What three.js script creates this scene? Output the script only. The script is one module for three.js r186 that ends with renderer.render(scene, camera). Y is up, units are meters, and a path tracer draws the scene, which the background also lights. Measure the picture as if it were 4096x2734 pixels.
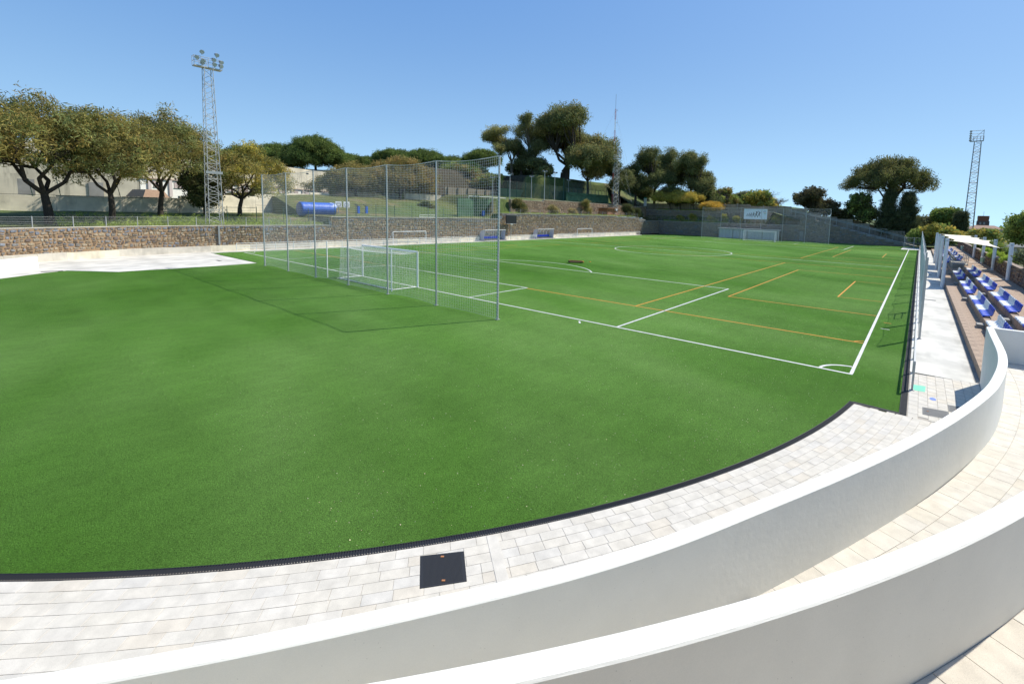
import * as THREE from 'three';

// ---------------------------------------------------------------- camera, sky, sun, exposure
const scene = new THREE.Scene();
const W = 4096, HH = 2734;
const camera = new THREE.PerspectiveCamera(2 * Math.atan(HH / 2 / 1832.24) * 180 / Math.PI, W / HH, 0.1, 1500);
camera.position.set(1.5542, 5.4689, 19.0246);
camera.rotation.set(-0.0977, 0.6557, 0.0271, 'YXZ');
camera.setViewOffset(W, HH, -216.58, 333.59, W, HH);
camera.updateProjectionMatrix();
const renderer = new THREE.WebGLRenderer({ antialias: true });
renderer.setSize(1024, 683);
renderer.toneMapping = THREE.LinearToneMapping;
renderer.toneMappingExposure = 1.2;
renderer.shadowMap.enabled = true;
renderer.shadowMap.type = THREE.PCFSoftShadowMap;

const SUN = new THREE.Vector3(3.02, 8.2, -6.35).normalize();
const sun = new THREE.DirectionalLight(new THREE.Color().setRGB(1, 0.955, 0.85), 5);
sun.position.copy(SUN).multiplyScalar(200).add(new THREE.Vector3(-30, 0, -40));
sun.target.position.set(-30, 0, -40);
sun.castShadow = true;
sun.shadow.mapSize.set(4096, 4096);
Object.assign(sun.shadow.camera, { left: -110, right: 110, top: 110, bottom: -110, near: 1, far: 500 });
scene.add(sun, sun.target);
{ // clear blue sky: pale at the horizon, deeper above, brighter round the sun
  const w = 1024, h = 512, d = new Float32Array(w * h * 4);
  for (let j = 0; j < h; j++) for (let i = 0; i < w; i++) {
    const el = ((j + 0.5) / h - 0.5) * Math.PI, az = ((i + 0.5) / w - 0.5) * 2 * Math.PI;
    const y = Math.sin(el), c = Math.cos(el), x = c * Math.cos(az), z = c * Math.sin(az);
    const t = Math.max(0, y), f = Math.exp(-t * 4.5);
    const g = Math.acos(Math.min(1, x * SUN.x + y * SUN.y + z * SUN.z)) * 180 / Math.PI;
    const glow = Math.exp(-((g / 45) ** 2)), k = (j * w + i) * 4;
    d[k] = 0.06 + 0.42 * f + 0.16 * glow; d[k + 1] = 0.195 + 0.56 * f + 0.2 * glow; d[k + 2] = 0.53 + 0.42 * f + 0.24 * glow; d[k + 3] = 1;
  }
  const t = new THREE.DataTexture(d, w, h, THREE.RGBAFormat, THREE.FloatType);
  t.mapping = THREE.EquirectangularReflectionMapping; t.magFilter = t.minFilter = THREE.LinearFilter; t.needsUpdate = true;
  scene.background = t; scene.environment = t;
}

// ---------------------------------------------------------------- helpers
function rngOf(seed) { let a = seed >>> 0; return () => { a = (a + 0x6D2B79F5) | 0; let t = Math.imul(a ^ (a >>> 15), 1 | a); t = (t + Math.imul(t ^ (t >>> 7), 61 | t)) ^ t; return ((t ^ (t >>> 14)) >>> 0) / 4294967296; }; }
const V = (x, y, z) => new THREE.Vector3(x, y, z);
const lerp = (a, b, t) => a + (b - a) * t, clamp = (x, a = 0, b = 1) => Math.min(b, Math.max(a, x));
const smooth = (a, b, x) => { const t = clamp((x - a) / (b - a)); return t * t * (3 - 2 * t); };
function hash2(i, j, s) { let h = Math.imul(i, 374761393) ^ Math.imul(j, 668265263) ^ Math.imul(s, 1274126177); h = Math.imul(h ^ (h >>> 13), 1274126177); return ((h ^ (h >>> 16)) >>> 0) / 4294967296; }
function vnoise(x, y, s = 0, per = 0) {
  const i = Math.floor(x), j = Math.floor(y), u = x - i, v = y - j, a = u * u * (3 - 2 * u), b = v * v * (3 - 2 * v), m = (k) => per ? ((k % per) + per) % per : k;
  return lerp(lerp(hash2(m(i), m(j), s), hash2(m(i + 1), m(j), s), a), lerp(hash2(m(i), m(j + 1), s), hash2(m(i + 1), m(j + 1), s), a), b);
}
function fbm(x, y, s, per, oct = 4) { let r = 0, w = 0.5, n = 0; for (let o = 0; o < oct; o++) { r += w * vnoise(x, y, s + o, per); n += w; x *= 2; y *= 2; per *= 2; w *= 0.5; } return r / n; }
// a square grey-scale detail texture: f(u, v) with u, v in 0..1, tiling; size is the metres it spans
function tex(n, size, f, srgb = true) {
  const d = new Uint8Array(n * n * 4);
  for (let j = 0; j < n; j++) for (let i = 0; i < n; i++) { const c = f(i / n, j / n), k = (j * n + i) * 4; const [r, g, b] = Array.isArray(c) ? c : [c, c, c]; d[k] = clamp(r) * 255; d[k + 1] = clamp(g) * 255; d[k + 2] = clamp(b) * 255; d[k + 3] = 255; }
  const t = new THREE.DataTexture(d, n, n); t.wrapS = t.wrapT = THREE.RepeatWrapping; t.magFilter = THREE.LinearFilter; t.minFilter = THREE.LinearMipmapLinearFilter; t.generateMipmaps = true;
  t.repeat.set(1 / size, 1 / size); if (srgb) t.colorSpace = THREE.SRGBColorSpace; t.needsUpdate = true; return t;
}
const rgb = (r, g, b) => new THREE.Color().setRGB(r, g, b);
function mat(r, g, b, rough = 0.85, o = {}) { return new THREE.MeshStandardMaterial({ color: rgb(r, g, b), roughness: rough, metalness: 0, side: THREE.DoubleSide, ...o }); }

class MB { // merges simple pieces into one geometry; uv in metres
  constructor() { this.p = []; this.n = []; this.u = []; this.c = null; this.i = []; }
  v(x, y, z, nx, ny, nz, u, w) { this.p.push(x, y, z); this.n.push(nx, ny, nz); this.u.push(u, w); if (this.c) this.c.push(...this.cur); return this.p.length / 3 - 1; }
  color(r, g, b) { if (!this.c) this.c = []; this.cur = [r, g, b]; return this; }
  quad(a, b, c, d, flip) {
    const e = V().subVectors(b, a), f = V().subVectors(d, a), n = e.clone().cross(f).normalize(); if (flip) n.negate();
    const ax = Math.abs(n.x), ay = Math.abs(n.y), az = Math.abs(n.z);
    const uv = (q) => ay >= ax && ay >= az ? [q.x, q.z] : ax >= az ? [q.z, q.y] : [q.x, q.y];
    const k = [a, b, c, d].map((q) => this.v(q.x, q.y, q.z, n.x, n.y, n.z, ...uv(q)));
    this.i.push(k[0], k[1], k[2], k[0], k[2], k[3]); return this;
  }
  box(cx, cy, cz, sx, sy, sz, ry = 0) {
    const c = Math.cos(ry), s = Math.sin(ry), h = [sx / 2, sy / 2, sz / 2];
    const P = (a, b, e) => { const x = a * h[0], z = e * h[2]; return V(cx + x * c + z * s, cy + b * h[1], cz - x * s + z * c); };
    const q = (a, b, e, f) => this.quad(P(...a), P(...b), P(...e), P(...f));
    q([-1, -1, 1], [1, -1, 1], [1, 1, 1], [-1, 1, 1]); q([1, -1, -1], [-1, -1, -1], [-1, 1, -1], [1, 1, -1]);
    q([1, -1, 1], [1, -1, -1], [1, 1, -1], [1, 1, 1]); q([-1, -1, -1], [-1, -1, 1], [-1, 1, 1], [-1, 1, -1]);
    q([-1, 1, 1], [1, 1, 1], [1, 1, -1], [-1, 1, -1]); q([-1, -1, -1], [1, -1, -1], [1, -1, 1], [-1, -1, 1]); return this;
  }
  beam(a, b, r, n = 6, r2 = r, caps = true) {
    const d = V().subVectors(b, a), L = d.length(); if (L < 1e-5) return this; d.divideScalar(L);
    const x = Math.abs(d.y) < 0.9 ? V(0, 1, 0) : V(1, 0, 0), e = x.clone().cross(d).normalize(), f = d.clone().cross(e);
    const k = [];
    for (let j = 0; j <= n; j++) { const t = j / n * 2 * Math.PI, c = Math.cos(t), s = Math.sin(t), nx = e.x * c + f.x * s, ny = e.y * c + f.y * s, nz = e.z * c + f.z * s;
      k.push(this.v(a.x + nx * r, a.y + ny * r, a.z + nz * r, nx, ny, nz, t * r, 0), this.v(b.x + nx * r2, b.y + ny * r2, b.z + nz * r2, nx, ny, nz, t * r, L)); }
    for (let j = 0; j < n; j++) this.i.push(k[2 * j], k[2 * j + 2], k[2 * j + 3], k[2 * j], k[2 * j + 3], k[2 * j + 1]);
    if (caps) for (const [q, s, rr, o] of [[a, -1, r, 0], [b, 1, r2, 1]]) { const m = this.v(q.x, q.y, q.z, d.x * s, d.y * s, d.z * s, 0, 0), ring = [];
      for (let j = 0; j < n; j++) { const i = k[2 * j + o] * 3; ring.push(this.v(this.p[i], this.p[i + 1], this.p[i + 2], d.x * s, d.y * s, d.z * s, rr, rr)); }
      for (let j = 0; j < n; j++) s > 0 ? this.i.push(m, ring[j], ring[(j + 1) % n]) : this.i.push(m, ring[(j + 1) % n], ring[j]); }
    return this;
  }
  path(pts, r, n = 6, r2 = r) { for (let k = 0; k + 1 < pts.length; k++) this.beam(pts[k], pts[k + 1], lerp(r, r2, k / (pts.length - 1)), n, lerp(r, r2, (k + 1) / (pts.length - 1)), k === 0 || k === pts.length - 2); return this; }
  tri(a, b, c) { const n = V().subVectors(b, a).cross(V().subVectors(c, a)).normalize(); const k = [a, b, c].map((q) => this.v(q.x, q.y, q.z, n.x, n.y, n.z, q.x, q.z)); this.i.push(...k); return this; }
  // flat polygon [[x,z],...] as a slab from y0 to y1 (convex)
  slab(poly, y0, y1, bevel = 0) {
    let A = 0; for (let k = 0; k < poly.length; k++) { const [a, b] = poly[k], [c, d] = poly[(k + 1) % poly.length]; A += a * d - c * b; } if (A > 0) poly = poly.slice().reverse();
    const cx = poly.reduce((s, q) => s + q[0], 0) / poly.length, cz = poly.reduce((s, q) => s + q[1], 0) / poly.length;
    const inn = poly.map(([x, z]) => { const l = Math.hypot(x - cx, z - cz) || 1, k = Math.max(0, 1 - bevel / l); return [cx + (x - cx) * k, cz + (z - cz) * k]; });
    const top = inn.map(([x, z]) => this.v(x, y1, z, 0, 1, 0, x, z));
    for (let k = 1; k + 1 < top.length; k++) this.i.push(top[0], top[k], top[k + 1]);
    for (let k = 0; k < poly.length; k++) { const [a, b] = poly[k], [c, d] = poly[(k + 1) % poly.length], [e, f] = inn[(k + 1) % poly.length], [g, h] = inn[k];
      if (bevel) this.quad(V(a, y1 - bevel, b), V(c, y1 - bevel, d), V(e, y1, f), V(g, y1, h)); this.quad(V(a, y0, b), V(c, y0, d), V(c, y1 - bevel, d), V(a, y1 - bevel, b)); }
    return this;
  }
  geo() {
    const g = new THREE.BufferGeometry(); g.setAttribute('position', new THREE.Float32BufferAttribute(this.p, 3)); g.setAttribute('normal', new THREE.Float32BufferAttribute(this.n, 3)); g.setAttribute('uv', new THREE.Float32BufferAttribute(this.u, 2));
    if (this.c) g.setAttribute('color', new THREE.Float32BufferAttribute(this.c, 3)); g.setIndex(this.i); return g;
  }
}
const used = new Map();
function numbered(name) { const n = used.get(name) ?? 0; used.set(name, n + 1); return n ? `${name}_${String(n).padStart(3, '0')}` : name; }
function mesh(name, g, m, parent) { const o = new THREE.Mesh(g instanceof MB ? g.geo() : g, m); o.name = parent && parent !== scene ? name : numbered(name); o.castShadow = o.receiveShadow = true; (parent ?? scene).add(o); return o; }
function tag(o, label, category, group) { o.userData.label = label; o.userData.category = category; if (group) o.userData.group = group; return o; }
function thing(name, label, category, group, p) { const o = new THREE.Group(); o.name = numbered(name); if (p) o.position.set(...p); scene.add(o); return tag(o, label, category, group); }
function structure(name, g, m, parent) { const o = mesh(name, g, m, parent); o.userData.kind = 'structure'; return o; }
function stuff(o) { o.userData.kind = 'stuff'; return o; }

// ---------------------------------------------------------------- materials
const grainTex = tex(512, 1.2, (u, v) => { const r = hash2(u * 512 | 0, v * 512 | 0, 3); return 0.80 + 0.12 * fbm(u * 8, v * 8, 5, 8) + 0.10 * (r - 0.5) + (r > 0.985 ? -0.2 : 0); });
const plasterTex = tex(512, 2.6, (u, v) => { const r = hash2(u * 512 | 0, v * 512 | 0, 4); return 0.93 + 0.05 * fbm(u * 6, v * 6, 9, 6, 5) + 0.02 * (r - 0.5) - (r > 0.9997 ? 0.22 : 0); });
const plasterBump = tex(512, 1.3, (u, v) => 0.5 + 0.5 * (fbm(u * 20, v * 20, 12, 20, 4) - 0.5), false);
const concTex = tex(512, 5, (u, v) => { const st = fbm(u * 18, v * 3, 21, 18, 3), p = fbm(u * 5, v * 5, 22, 5, 5); const b = 0.72 + 0.28 * p - 0.22 * Math.max(0, st - 0.55); return [b, b * 0.985, b * 0.955]; });
const concWallTex = tex(512, 9, (u, v) => { const st = fbm(u * 30, v * 3, 31, 30, 4), p = fbm(u * 4, v * 4, 32, 4, 5); const b = 0.66 + 0.34 * p - 0.45 * Math.max(0, st - 0.5); return [b, b * 0.97, b * 0.9]; });
const aggTex = tex(512, 0.9, (u, v) => { const r = hash2(u * 256 | 0, v * 256 | 0, 41), p = fbm(u * 6, v * 6, 42, 6); const b = 0.62 + 0.3 * (r - 0.5) + 0.25 * p; return [b, b * (0.97 + 0.06 * r), b * (0.94 + 0.1 * r)]; });
const stoneTex = tex(256, 0.8, (u, v) => 0.62 + 0.36 * fbm(u * 9, v * 9, 51, 9, 4) + 0.1 * (hash2(u * 256 | 0, v * 256 | 0, 52) - 0.5));
const stoneBump = tex(256, 0.8, (u, v) => fbm(u * 10, v * 10, 53, 10, 4), false);
const turfTex = tex(1024, 1.6, (u, v) => { // short fibres: bright tips, dark gaps, a little pale infill
  const a = vnoise(u * 330, v * 120, 61, 0), b = vnoise(u * 150 + 9, v * 310, 62, 0), r = hash2(u * 1024 | 0, v * 1024 | 0, 63), c = fbm(u * 7, v * 7, 64, 7, 3);
  let k = 0.5 + 0.5 * (Math.max(a, b) - 0.5) + 0.3 * (r - 0.5) + 0.05 * (c - 0.5); if (r > 0.9975) return [0.78, 0.8, 0.72];
  return [k * 0.95, k * 1.0, k * 0.9]; });
const turfBump = tex(512, 0.8, (u, v) => 0.5 * vnoise(u * 160, v * 60, 65, 0) + 0.5 * hash2(u * 512 | 0, v * 512 | 0, 66), false);
const barkTex = tex(256, 0.7, (u, v) => 0.55 + 0.4 * fbm(u * 18, v * 4, 71, 18, 3));
const grassTex = tex(512, 2.2, (u, v) => { const a = vnoise(u * 200, v * 80, 81), b = vnoise(u * 90, v * 190, 82), c = fbm(u * 6, v * 6, 83, 6); return 0.55 + 0.4 * (Math.max(a, b) - 0.5) + 0.35 * (c - 0.5); });

const M = {
  turf: new THREE.MeshPhysicalMaterial({ color: rgb(0.28, 0.56, 0.105), map: turfTex, vertexColors: true, roughness: 1, specularIntensity: 0.15, sheen: 1, sheenColor: rgb(0.06, 0.09, 0.035), sheenRoughness: 0.55, bumpMap: turfBump, bumpScale: 0.02, side: THREE.DoubleSide }),
  white: mat(0.8, 0.79, 0.76, 0.7, { map: grainTex }),
  orange: mat(0.85, 0.34, 0.03, 0.85, { map: grainTex }),
  plaster: mat(0.86, 0.835, 0.75, 0.85, { map: plasterTex, bumpMap: plasterBump, bumpScale: 0.003 }),
  conc: mat(0.8, 0.75, 0.66, 0.9, { map: concTex }),
  concPath: mat(0.8, 0.79, 0.75, 0.9, { map: concTex }),
  concGrey: mat(0.4, 0.39, 0.37, 0.9, { map: concTex }),
  concWall: mat(0.95, 0.9, 0.79, 0.95, { map: concWallTex }),
  concDull: mat(0.38, 0.34, 0.28, 0.95, { map: concWallTex }),
  cream: mat(0.98, 0.91, 0.74, 0.9, { map: concTex }),
  agg: mat(0.66, 0.475, 0.345, 0.95, { map: aggTex }),
  joint: mat(0.56, 0.5, 0.42, 0.95, { map: grainTex }),
  mortar: mat(0.46, 0.3, 0.17, 0.95, { map: grainTex }),
  mortarGrey: mat(0.34, 0.28, 0.21, 0.95, { map: grainTex }),
  galv: mat(0.46, 0.46, 0.44, 0.5, { metalness: 0.25 }),
  galvDull: mat(0.34, 0.35, 0.34, 0.6, { metalness: 0.3 }),
  whitePaint: mat(0.8, 0.8, 0.8, 0.4),
  cord: mat(0.74, 0.74, 0.72, 0.8),
  darkCord: mat(0.06, 0.07, 0.06, 0.9),
  greenMetal: mat(0.015, 0.07, 0.05, 0.5),
  greenWall: mat(0.1, 0.22, 0.12, 0.85, { map: concTex }),
  greenDark: mat(0.03, 0.095, 0.05, 0.9, { map: concTex }),
  black: mat(0.012, 0.012, 0.014, 0.5),
  blackIron: mat(0.028, 0.028, 0.03, 0.55, { metalness: 0.3 }),
  greyIron: mat(0.16, 0.16, 0.16, 0.6, { metalness: 0.3, map: grainTex }),
  drain: mat(0.02, 0.02, 0.022, 0.6),
  blueSeat: mat(0.018, 0.06, 0.5, 0.35),
  whiteSeat: mat(0.76, 0.77, 0.78, 0.35),
  tarp: mat(0.02, 0.11, 0.5, 0.45),
  sail: mat(0.72, 0.66, 0.5, 0.8),
  bark: mat(0.1, 0.075, 0.055, 0.95, { map: barkTex }),
  barkPale: mat(0.3, 0.25, 0.19, 0.95, { map: barkTex }),
  grass: new THREE.MeshStandardMaterial({ color: rgb(1, 1, 1), map: grassTex, vertexColors: true, roughness: 1, side: THREE.DoubleSide }),
  roof: mat(0.42, 0.25, 0.17, 0.9, { map: grainTex }),
  brick: mat(0.33, 0.12, 0.07, 0.9, { map: grainTex }),
  rust: mat(0.5, 0.22, 0.1, 0.9, { map: concTex }),
  glassDark: mat(0.03, 0.035, 0.04, 0.1),
  acrylic: new THREE.MeshPhysicalMaterial({ color: rgb(0.85, 0.86, 0.9), roughness: 0.15, transmission: 0.8, thickness: 0, side: THREE.DoubleSide }),
};

// ---------------------------------------------------------------- ground
{ // outer ground to the horizon
  const g = new MB(); g.color(0.16, 0.15, 0.08);
  const N = 40; for (let i = 0; i < N; i++) for (let j = 0; j < N; j++) { const x0 = -900 + 1800 * i / N, x1 = -900 + 1800 * (i + 1) / N, z0 = -900 + 1800 * j / N, z1 = -900 + 1800 * (j + 1) / N; g.quad(V(x0, -0.3, z1), V(x1, -0.3, z1), V(x1, -0.3, z0), V(x0, -0.3, z0)); }
  structure('ground', g, M.grass);
}
// pitch: turf sheet with worn, brushed patches
const pitch = new THREE.Group(); pitch.name = 'football_pitch'; pitch.userData.kind = 'structure'; pitch.userData.label = 'green artificial turf football pitch with white and orange lines'; scene.add(pitch);
{
  const g = new MB(); g.c = []; const s = 0.6, x0 = -61, x1 = 1.5, z0 = -111.6, z1 = 27, nx = Math.round((x1 - x0) / s), nz = Math.round((z1 - z0) / s);
  for (let j = 0; j <= nz; j++) for (let i = 0; i <= nx; i++) {
    const x = lerp(x0, x1, i / nx), z = lerp(z0, z1, j / nz);
    const X = x * 0.93 + z * 0.37, Z = z * 0.93 - x * 0.37, a = fbm(X * 0.12 + 140, Z * 0.34 + 190, 201, 4096, 5), b = fbm(x * 0.05 + 107, z * 0.06 + 160, 205, 4096, 3), c = fbm(x * 0.9 + 130, z * 1.1 + 300, 208, 4096, 4);
    const k = 1 + 0.5 * (a - 0.5) + 0.75 * (b - 0.5) + 0.34 * (c - 0.5) + (Math.floor((z + 200) / 4) % 2 ? 0.03 : -0.03), w = clamp(0.5 + 1.2 * (a - 0.5) + 0.8 * (b - 0.5));
    g.cur = [k * lerp(0.82, 1.16, w), k, k * lerp(0.6, 1.45, w)]; g.v(x, 0, z, 0, 1, 0, x, z);
  }
  for (let j = 0; j < nz; j++) for (let i = 0; i < nx; i++) { const a = j * (nx + 1) + i, b = a + nx + 1; g.i.push(a, b, b + 1, a, b + 1, a + 1); }
  mesh('turf', g, M.turf, pitch);
}
const LY = 0.006;
function line(name, m, ax, az, bx, bz, w = 0.115) { const dx = bx - ax, dz = bz - az, L = Math.hypot(dx, dz), px = -dz / L * w / 2, pz = dx / L * w / 2, g = new MB(); const n = Math.max(1, Math.round(L / 4));
  for (let k = 0; k < n; k++) { const t0 = k / n, t1 = (k + 1) / n, A = V(ax + dx * t0, LY, az + dz * t0), B = V(ax + dx * t1, LY, az + dz * t1); const q = [V(A.x + px, LY, A.z + pz), V(B.x + px, LY, B.z + pz), V(B.x - px, LY, B.z - pz), V(A.x - px, LY, A.z - pz)]; const nn = V().subVectors(q[1], q[0]).cross(V().subVectors(q[3], q[0])); nn.y < 0 ? g.quad(q[3], q[2], q[1], q[0]) : g.quad(...q); }
  mesh(name, g, m, pitch); }
function arcLine(name, m, cx, cz, r, a0, a1, w = 0.115) { const g = new MB(), n = Math.max(8, Math.round(Math.abs(a1 - a0) * 14)); for (let k = 0; k < n; k++) { const t = lerp(a0, a1, k / n), u = lerp(a0, a1, (k + 1) / n), P = (q, rr) => V(cx + rr * Math.cos(q), LY, cz + rr * Math.sin(q)); const q = [P(t, r - w / 2), P(t, r + w / 2), P(u, r + w / 2), P(u, r - w / 2)]; const nn = V().subVectors(q[1], q[0]).cross(V().subVectors(q[3], q[0])); nn.y < 0 ? g.quad(q[3], q[2], q[1], q[0]) : g.quad(...q); } mesh(name, g, m, pitch); }
{
  const w = (...a) => line('white_line', M.white, ...a), o = (...a) => line('orange_line', M.orange, ...a), L = -60, D = -100, c = -30;
  w(L - 0.05, 0, 0.05, 0, 0.12); w(L, D, 0, D); w(0, -0.07, 0, D); w(L, -0.07, L, D + 0.07); w(L + 0.07, -50, -0.07, -50);
  arcLine('white_line', M.white, c, -50, 9.15, 0, 2 * Math.PI, 0.13);
  for (const [z, s] of [[0, -1], [D, 1]]) {
    for (const [h, d] of [[20.16, 16.5], [9.16, 5.5]]) { w(c + h, z + s * 0.07, c + h, z + s * (d - 0.06)); w(c - h, z + s * 0.07, c - h, z + s * (d - 0.06)); w(c - h - 0.06, z + s * d, c + h + 0.06, z + s * d); }
    const a = Math.acos(5.5 / 9.15), m = s < 0 ? -Math.PI / 2 : Math.PI / 2; arcLine('white_line', M.white, c, z + s * 11, 9.15, m - a + 0.015, m + a - 0.015);
    for (const [x, q] of [[0, Math.PI], [L, 0]]) { const mid = s < 0 ? -Math.PI / 2 : Math.PI / 2, e = q ? (s < 0 ? -Math.PI : Math.PI) : 0; arcLine('white_line', M.white, x, z, 1, Math.min(mid, e) + 0.07, Math.max(mid, e) - 0.07); }
    w(c - 0.1, z + s * 11, c + 0.1, z + s * 11, 0.2);
  }
  w(-11.9, 0.28, -11.62, 0.62, 0.09); w(0.34, -9.38, 0.72, -9.37, 0.08);
  for (const [a, b] of [[-5.3, -44], [-53.4, -92]]) { // the two crosswise seven-a-side pitches
    const m = (a + b) / 2; o(-20.7, a, -0.07, a, 0.1); o(-59.9, a, -39.3, a, 0.1); o(-59.9, b, -0.07, b, 0.1); if (a < -50) o(-39.3, a, -20.7, a, 0.1);
    for (const s of [1, -1]) { const X = (d) => s > 0 ? -d : L + d; o(X(11.75), a - 0.05, X(11.75), b + 0.05, 0.09); o(X(8.7), m + 11.6, X(8.7), m - 11.6, 0.09); for (const q of [1, -1]) { o(X(0.07), m + q * 11.6, X(8.74), m + q * 11.6, 0.09); o(X(0.07), m + q * 5.6, X(2.8), m + q * 5.6, 0.07); } o(X(2.78), m + 5.6, X(2.78), m - 5.6, 0.09); }
  }
  o(0.38, -11.21, 0.72, -11.13, 0.07); arcLine('orange_line', M.orange, 0, -5.3, 0.42, -Math.PI + 0.1, -Math.PI / 2 - 0.15, 0.06);
}
{ // pale crumbs of infill lying on the near turf
  const r = rngOf(11), n = 5200, g = new THREE.TetrahedronGeometry(0.011), im = new THREE.InstancedMesh(g, mat(0.62, 0.6, 0.5, 0.9), n), m = new THREE.Matrix4(), q = new THREE.Quaternion(), e = new THREE.Euler();
  for (let k = 0; k < n; k++) { const t = r() ** 0.7, x = lerp(1.3, -26, r() * r() * 0.9 + 0.1 * r()), z = lerp(16, -14, r()); e.set(r() * 6, r() * 6, r() * 6); const s = 0.45 + 0.95 * r() * r(); m.compose(V(x, 0.004, z), q.setFromEuler(e), V(s, s, s)); im.setMatrixAt(k, m); const c = 0.6 + 0.8 * r(); im.setColorAt(k, rgb(c, c * (0.8 + 0.2 * r()), c * (0.6 + 0.3 * r()))); }
  im.name = 'turf_infill_crumbs'; im.castShadow = im.receiveShadow = true; stuff(im); tag(im, 'tiny pale crumbs of infill scattered over the near turf', 'infill'); scene.add(im);
}

// ---------------------------------------------------------------- paving round the near end
const AC = [-24.78, -0.385], AR = 25.28; // turf arc
function wallCurve(T) { return T; }
const w1in = [[-9.5, 25.9], [-7.2, 23.6], [-5.2, 21.5], [-3.6, 19.6], [-2.3, 17.95]].concat([[-1.17, 16.33], [-0.7, 15.59], [-0.21, 14.7], [0.38, 13.43], [1.13, 11.75], [1.87, 9.92], [2.55, 7.95], [3.1, 6.02], [3.36, 4.7], [3.55, 3.45], [3.66, 2.3], [3.71, 1.1], [3.745, -0.4], [3.79, -1.93]]);
const curve1 = new THREE.CatmullRomCurve3(w1in.map(([x, z]) => V(x, 0, z)), false, 'centripetal');
function ribbonWall(pts, thick, y0, y1, side) { // a thin upright wall along pts (its inner face), thickness to the left hand side
  const g = new MB(), n = pts.length, off = pts.map((p, k) => { const a = pts[Math.max(0, k - 1)], b = pts[Math.min(n - 1, k + 1)], d = V().subVectors(b, a).normalize(); return V(p.x + d.z * thick * side, 0, p.z - d.x * thick * side); });
  const at = (p, y) => V(p.x, y, p.z), e = 0.012; let s = 0;
  const push = (rows, nrm, flip) => { // rows: [pt(k)->Vector3] two lines, smooth normals
    const ids = []; s = 0; for (let k = 0; k < n; k++) { if (k) s += pts[k].distanceTo(pts[k - 1]); const N = nrm(k), A = rows[0](k), B = rows[1](k); ids.push([g.v(A.x, A.y, A.z, N.x, N.y, N.z, s, A.y + (N.y > 0.5 ? 0 : 0)), g.v(B.x, B.y, B.z, N.x, N.y, N.z, s, N.y > 0.5 ? A.y + thick : B.y)]); }
    for (let k = 0; k + 1 < n; k++) { const [a, b] = ids[k], [c, d] = ids[k + 1]; flip ? g.i.push(a, d, c, a, b, d) : g.i.push(a, c, d, a, d, b); } };
  const out = (k) => V().subVectors(off[k], pts[k]).normalize(), up = V(0, 1, 0), lin = (a, b, t) => (k) => V().lerpVectors(at(pts[k], a), at(off[k], b), t);
  push([(k) => at(pts[k], y0), (k) => at(pts[k], y1 - e)], (k) => out(k).negate()); push([(k) => at(off[k], y0), (k) => at(off[k], y1 - e)], out, true);
  const i1 = (k) => V().lerpVectors(at(pts[k], y1), at(off[k], y1), e / thick), o1 = (k) => V().lerpVectors(at(pts[k], y1), at(off[k], y1), 1 - e / thick);
  push([i1, o1], () => up); push([(k) => at(pts[k], y1 - e), i1], (k) => out(k).negate().add(up).normalize()); push([o1, (k) => at(off[k], y1 - e)], (k) => out(k).add(up).normalize());
  for (const k of [0, n - 1]) g.quad(at(pts[k], y0), at(off[k], y0), at(off[k], y1 - e), at(pts[k], y1 - e));
  return g;
}
const T1 = 2.02, F1 = 0.93, T2 = 3.05, F2 = 2.1;
const p1 = curve1.getPoints(110);
tag(mesh('curved_parapet_wall', ribbonWall(p1, 0.185, -0.1, T1, 1), M.plaster), 'white rendered curved parapet wall next to the turf and paving', 'wall');
const C2 = [-15.886, 4.756], R2 = 20.417, arcPts = (c, r, a0, a1, n) => Array.from({ length: n + 1 }, (_, k) => { const t = lerp(a0, a1, k / n); return V(c[0] + r * Math.cos(t), 0, c[1] + r * Math.sin(t)); });
tag(mesh('curved_parapet_wall', ribbonWall(arcPts(C2, R2, 1.0, 0.1, 70), 0.17, F1 - 0.3, T2, 1), M.plaster), 'taller white rendered curved parapet wall nearest the camera', 'wall');
tag(mesh('cross_wall', new MB().box(5.95, (T1 - 0.004 - 0.1) / 2, -2.02, 4.32, T1 - 0.004 + 0.1, 0.18, 0.05), M.plaster), 'straight white cross wall joining the end of the curved parapet', 'wall');

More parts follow.
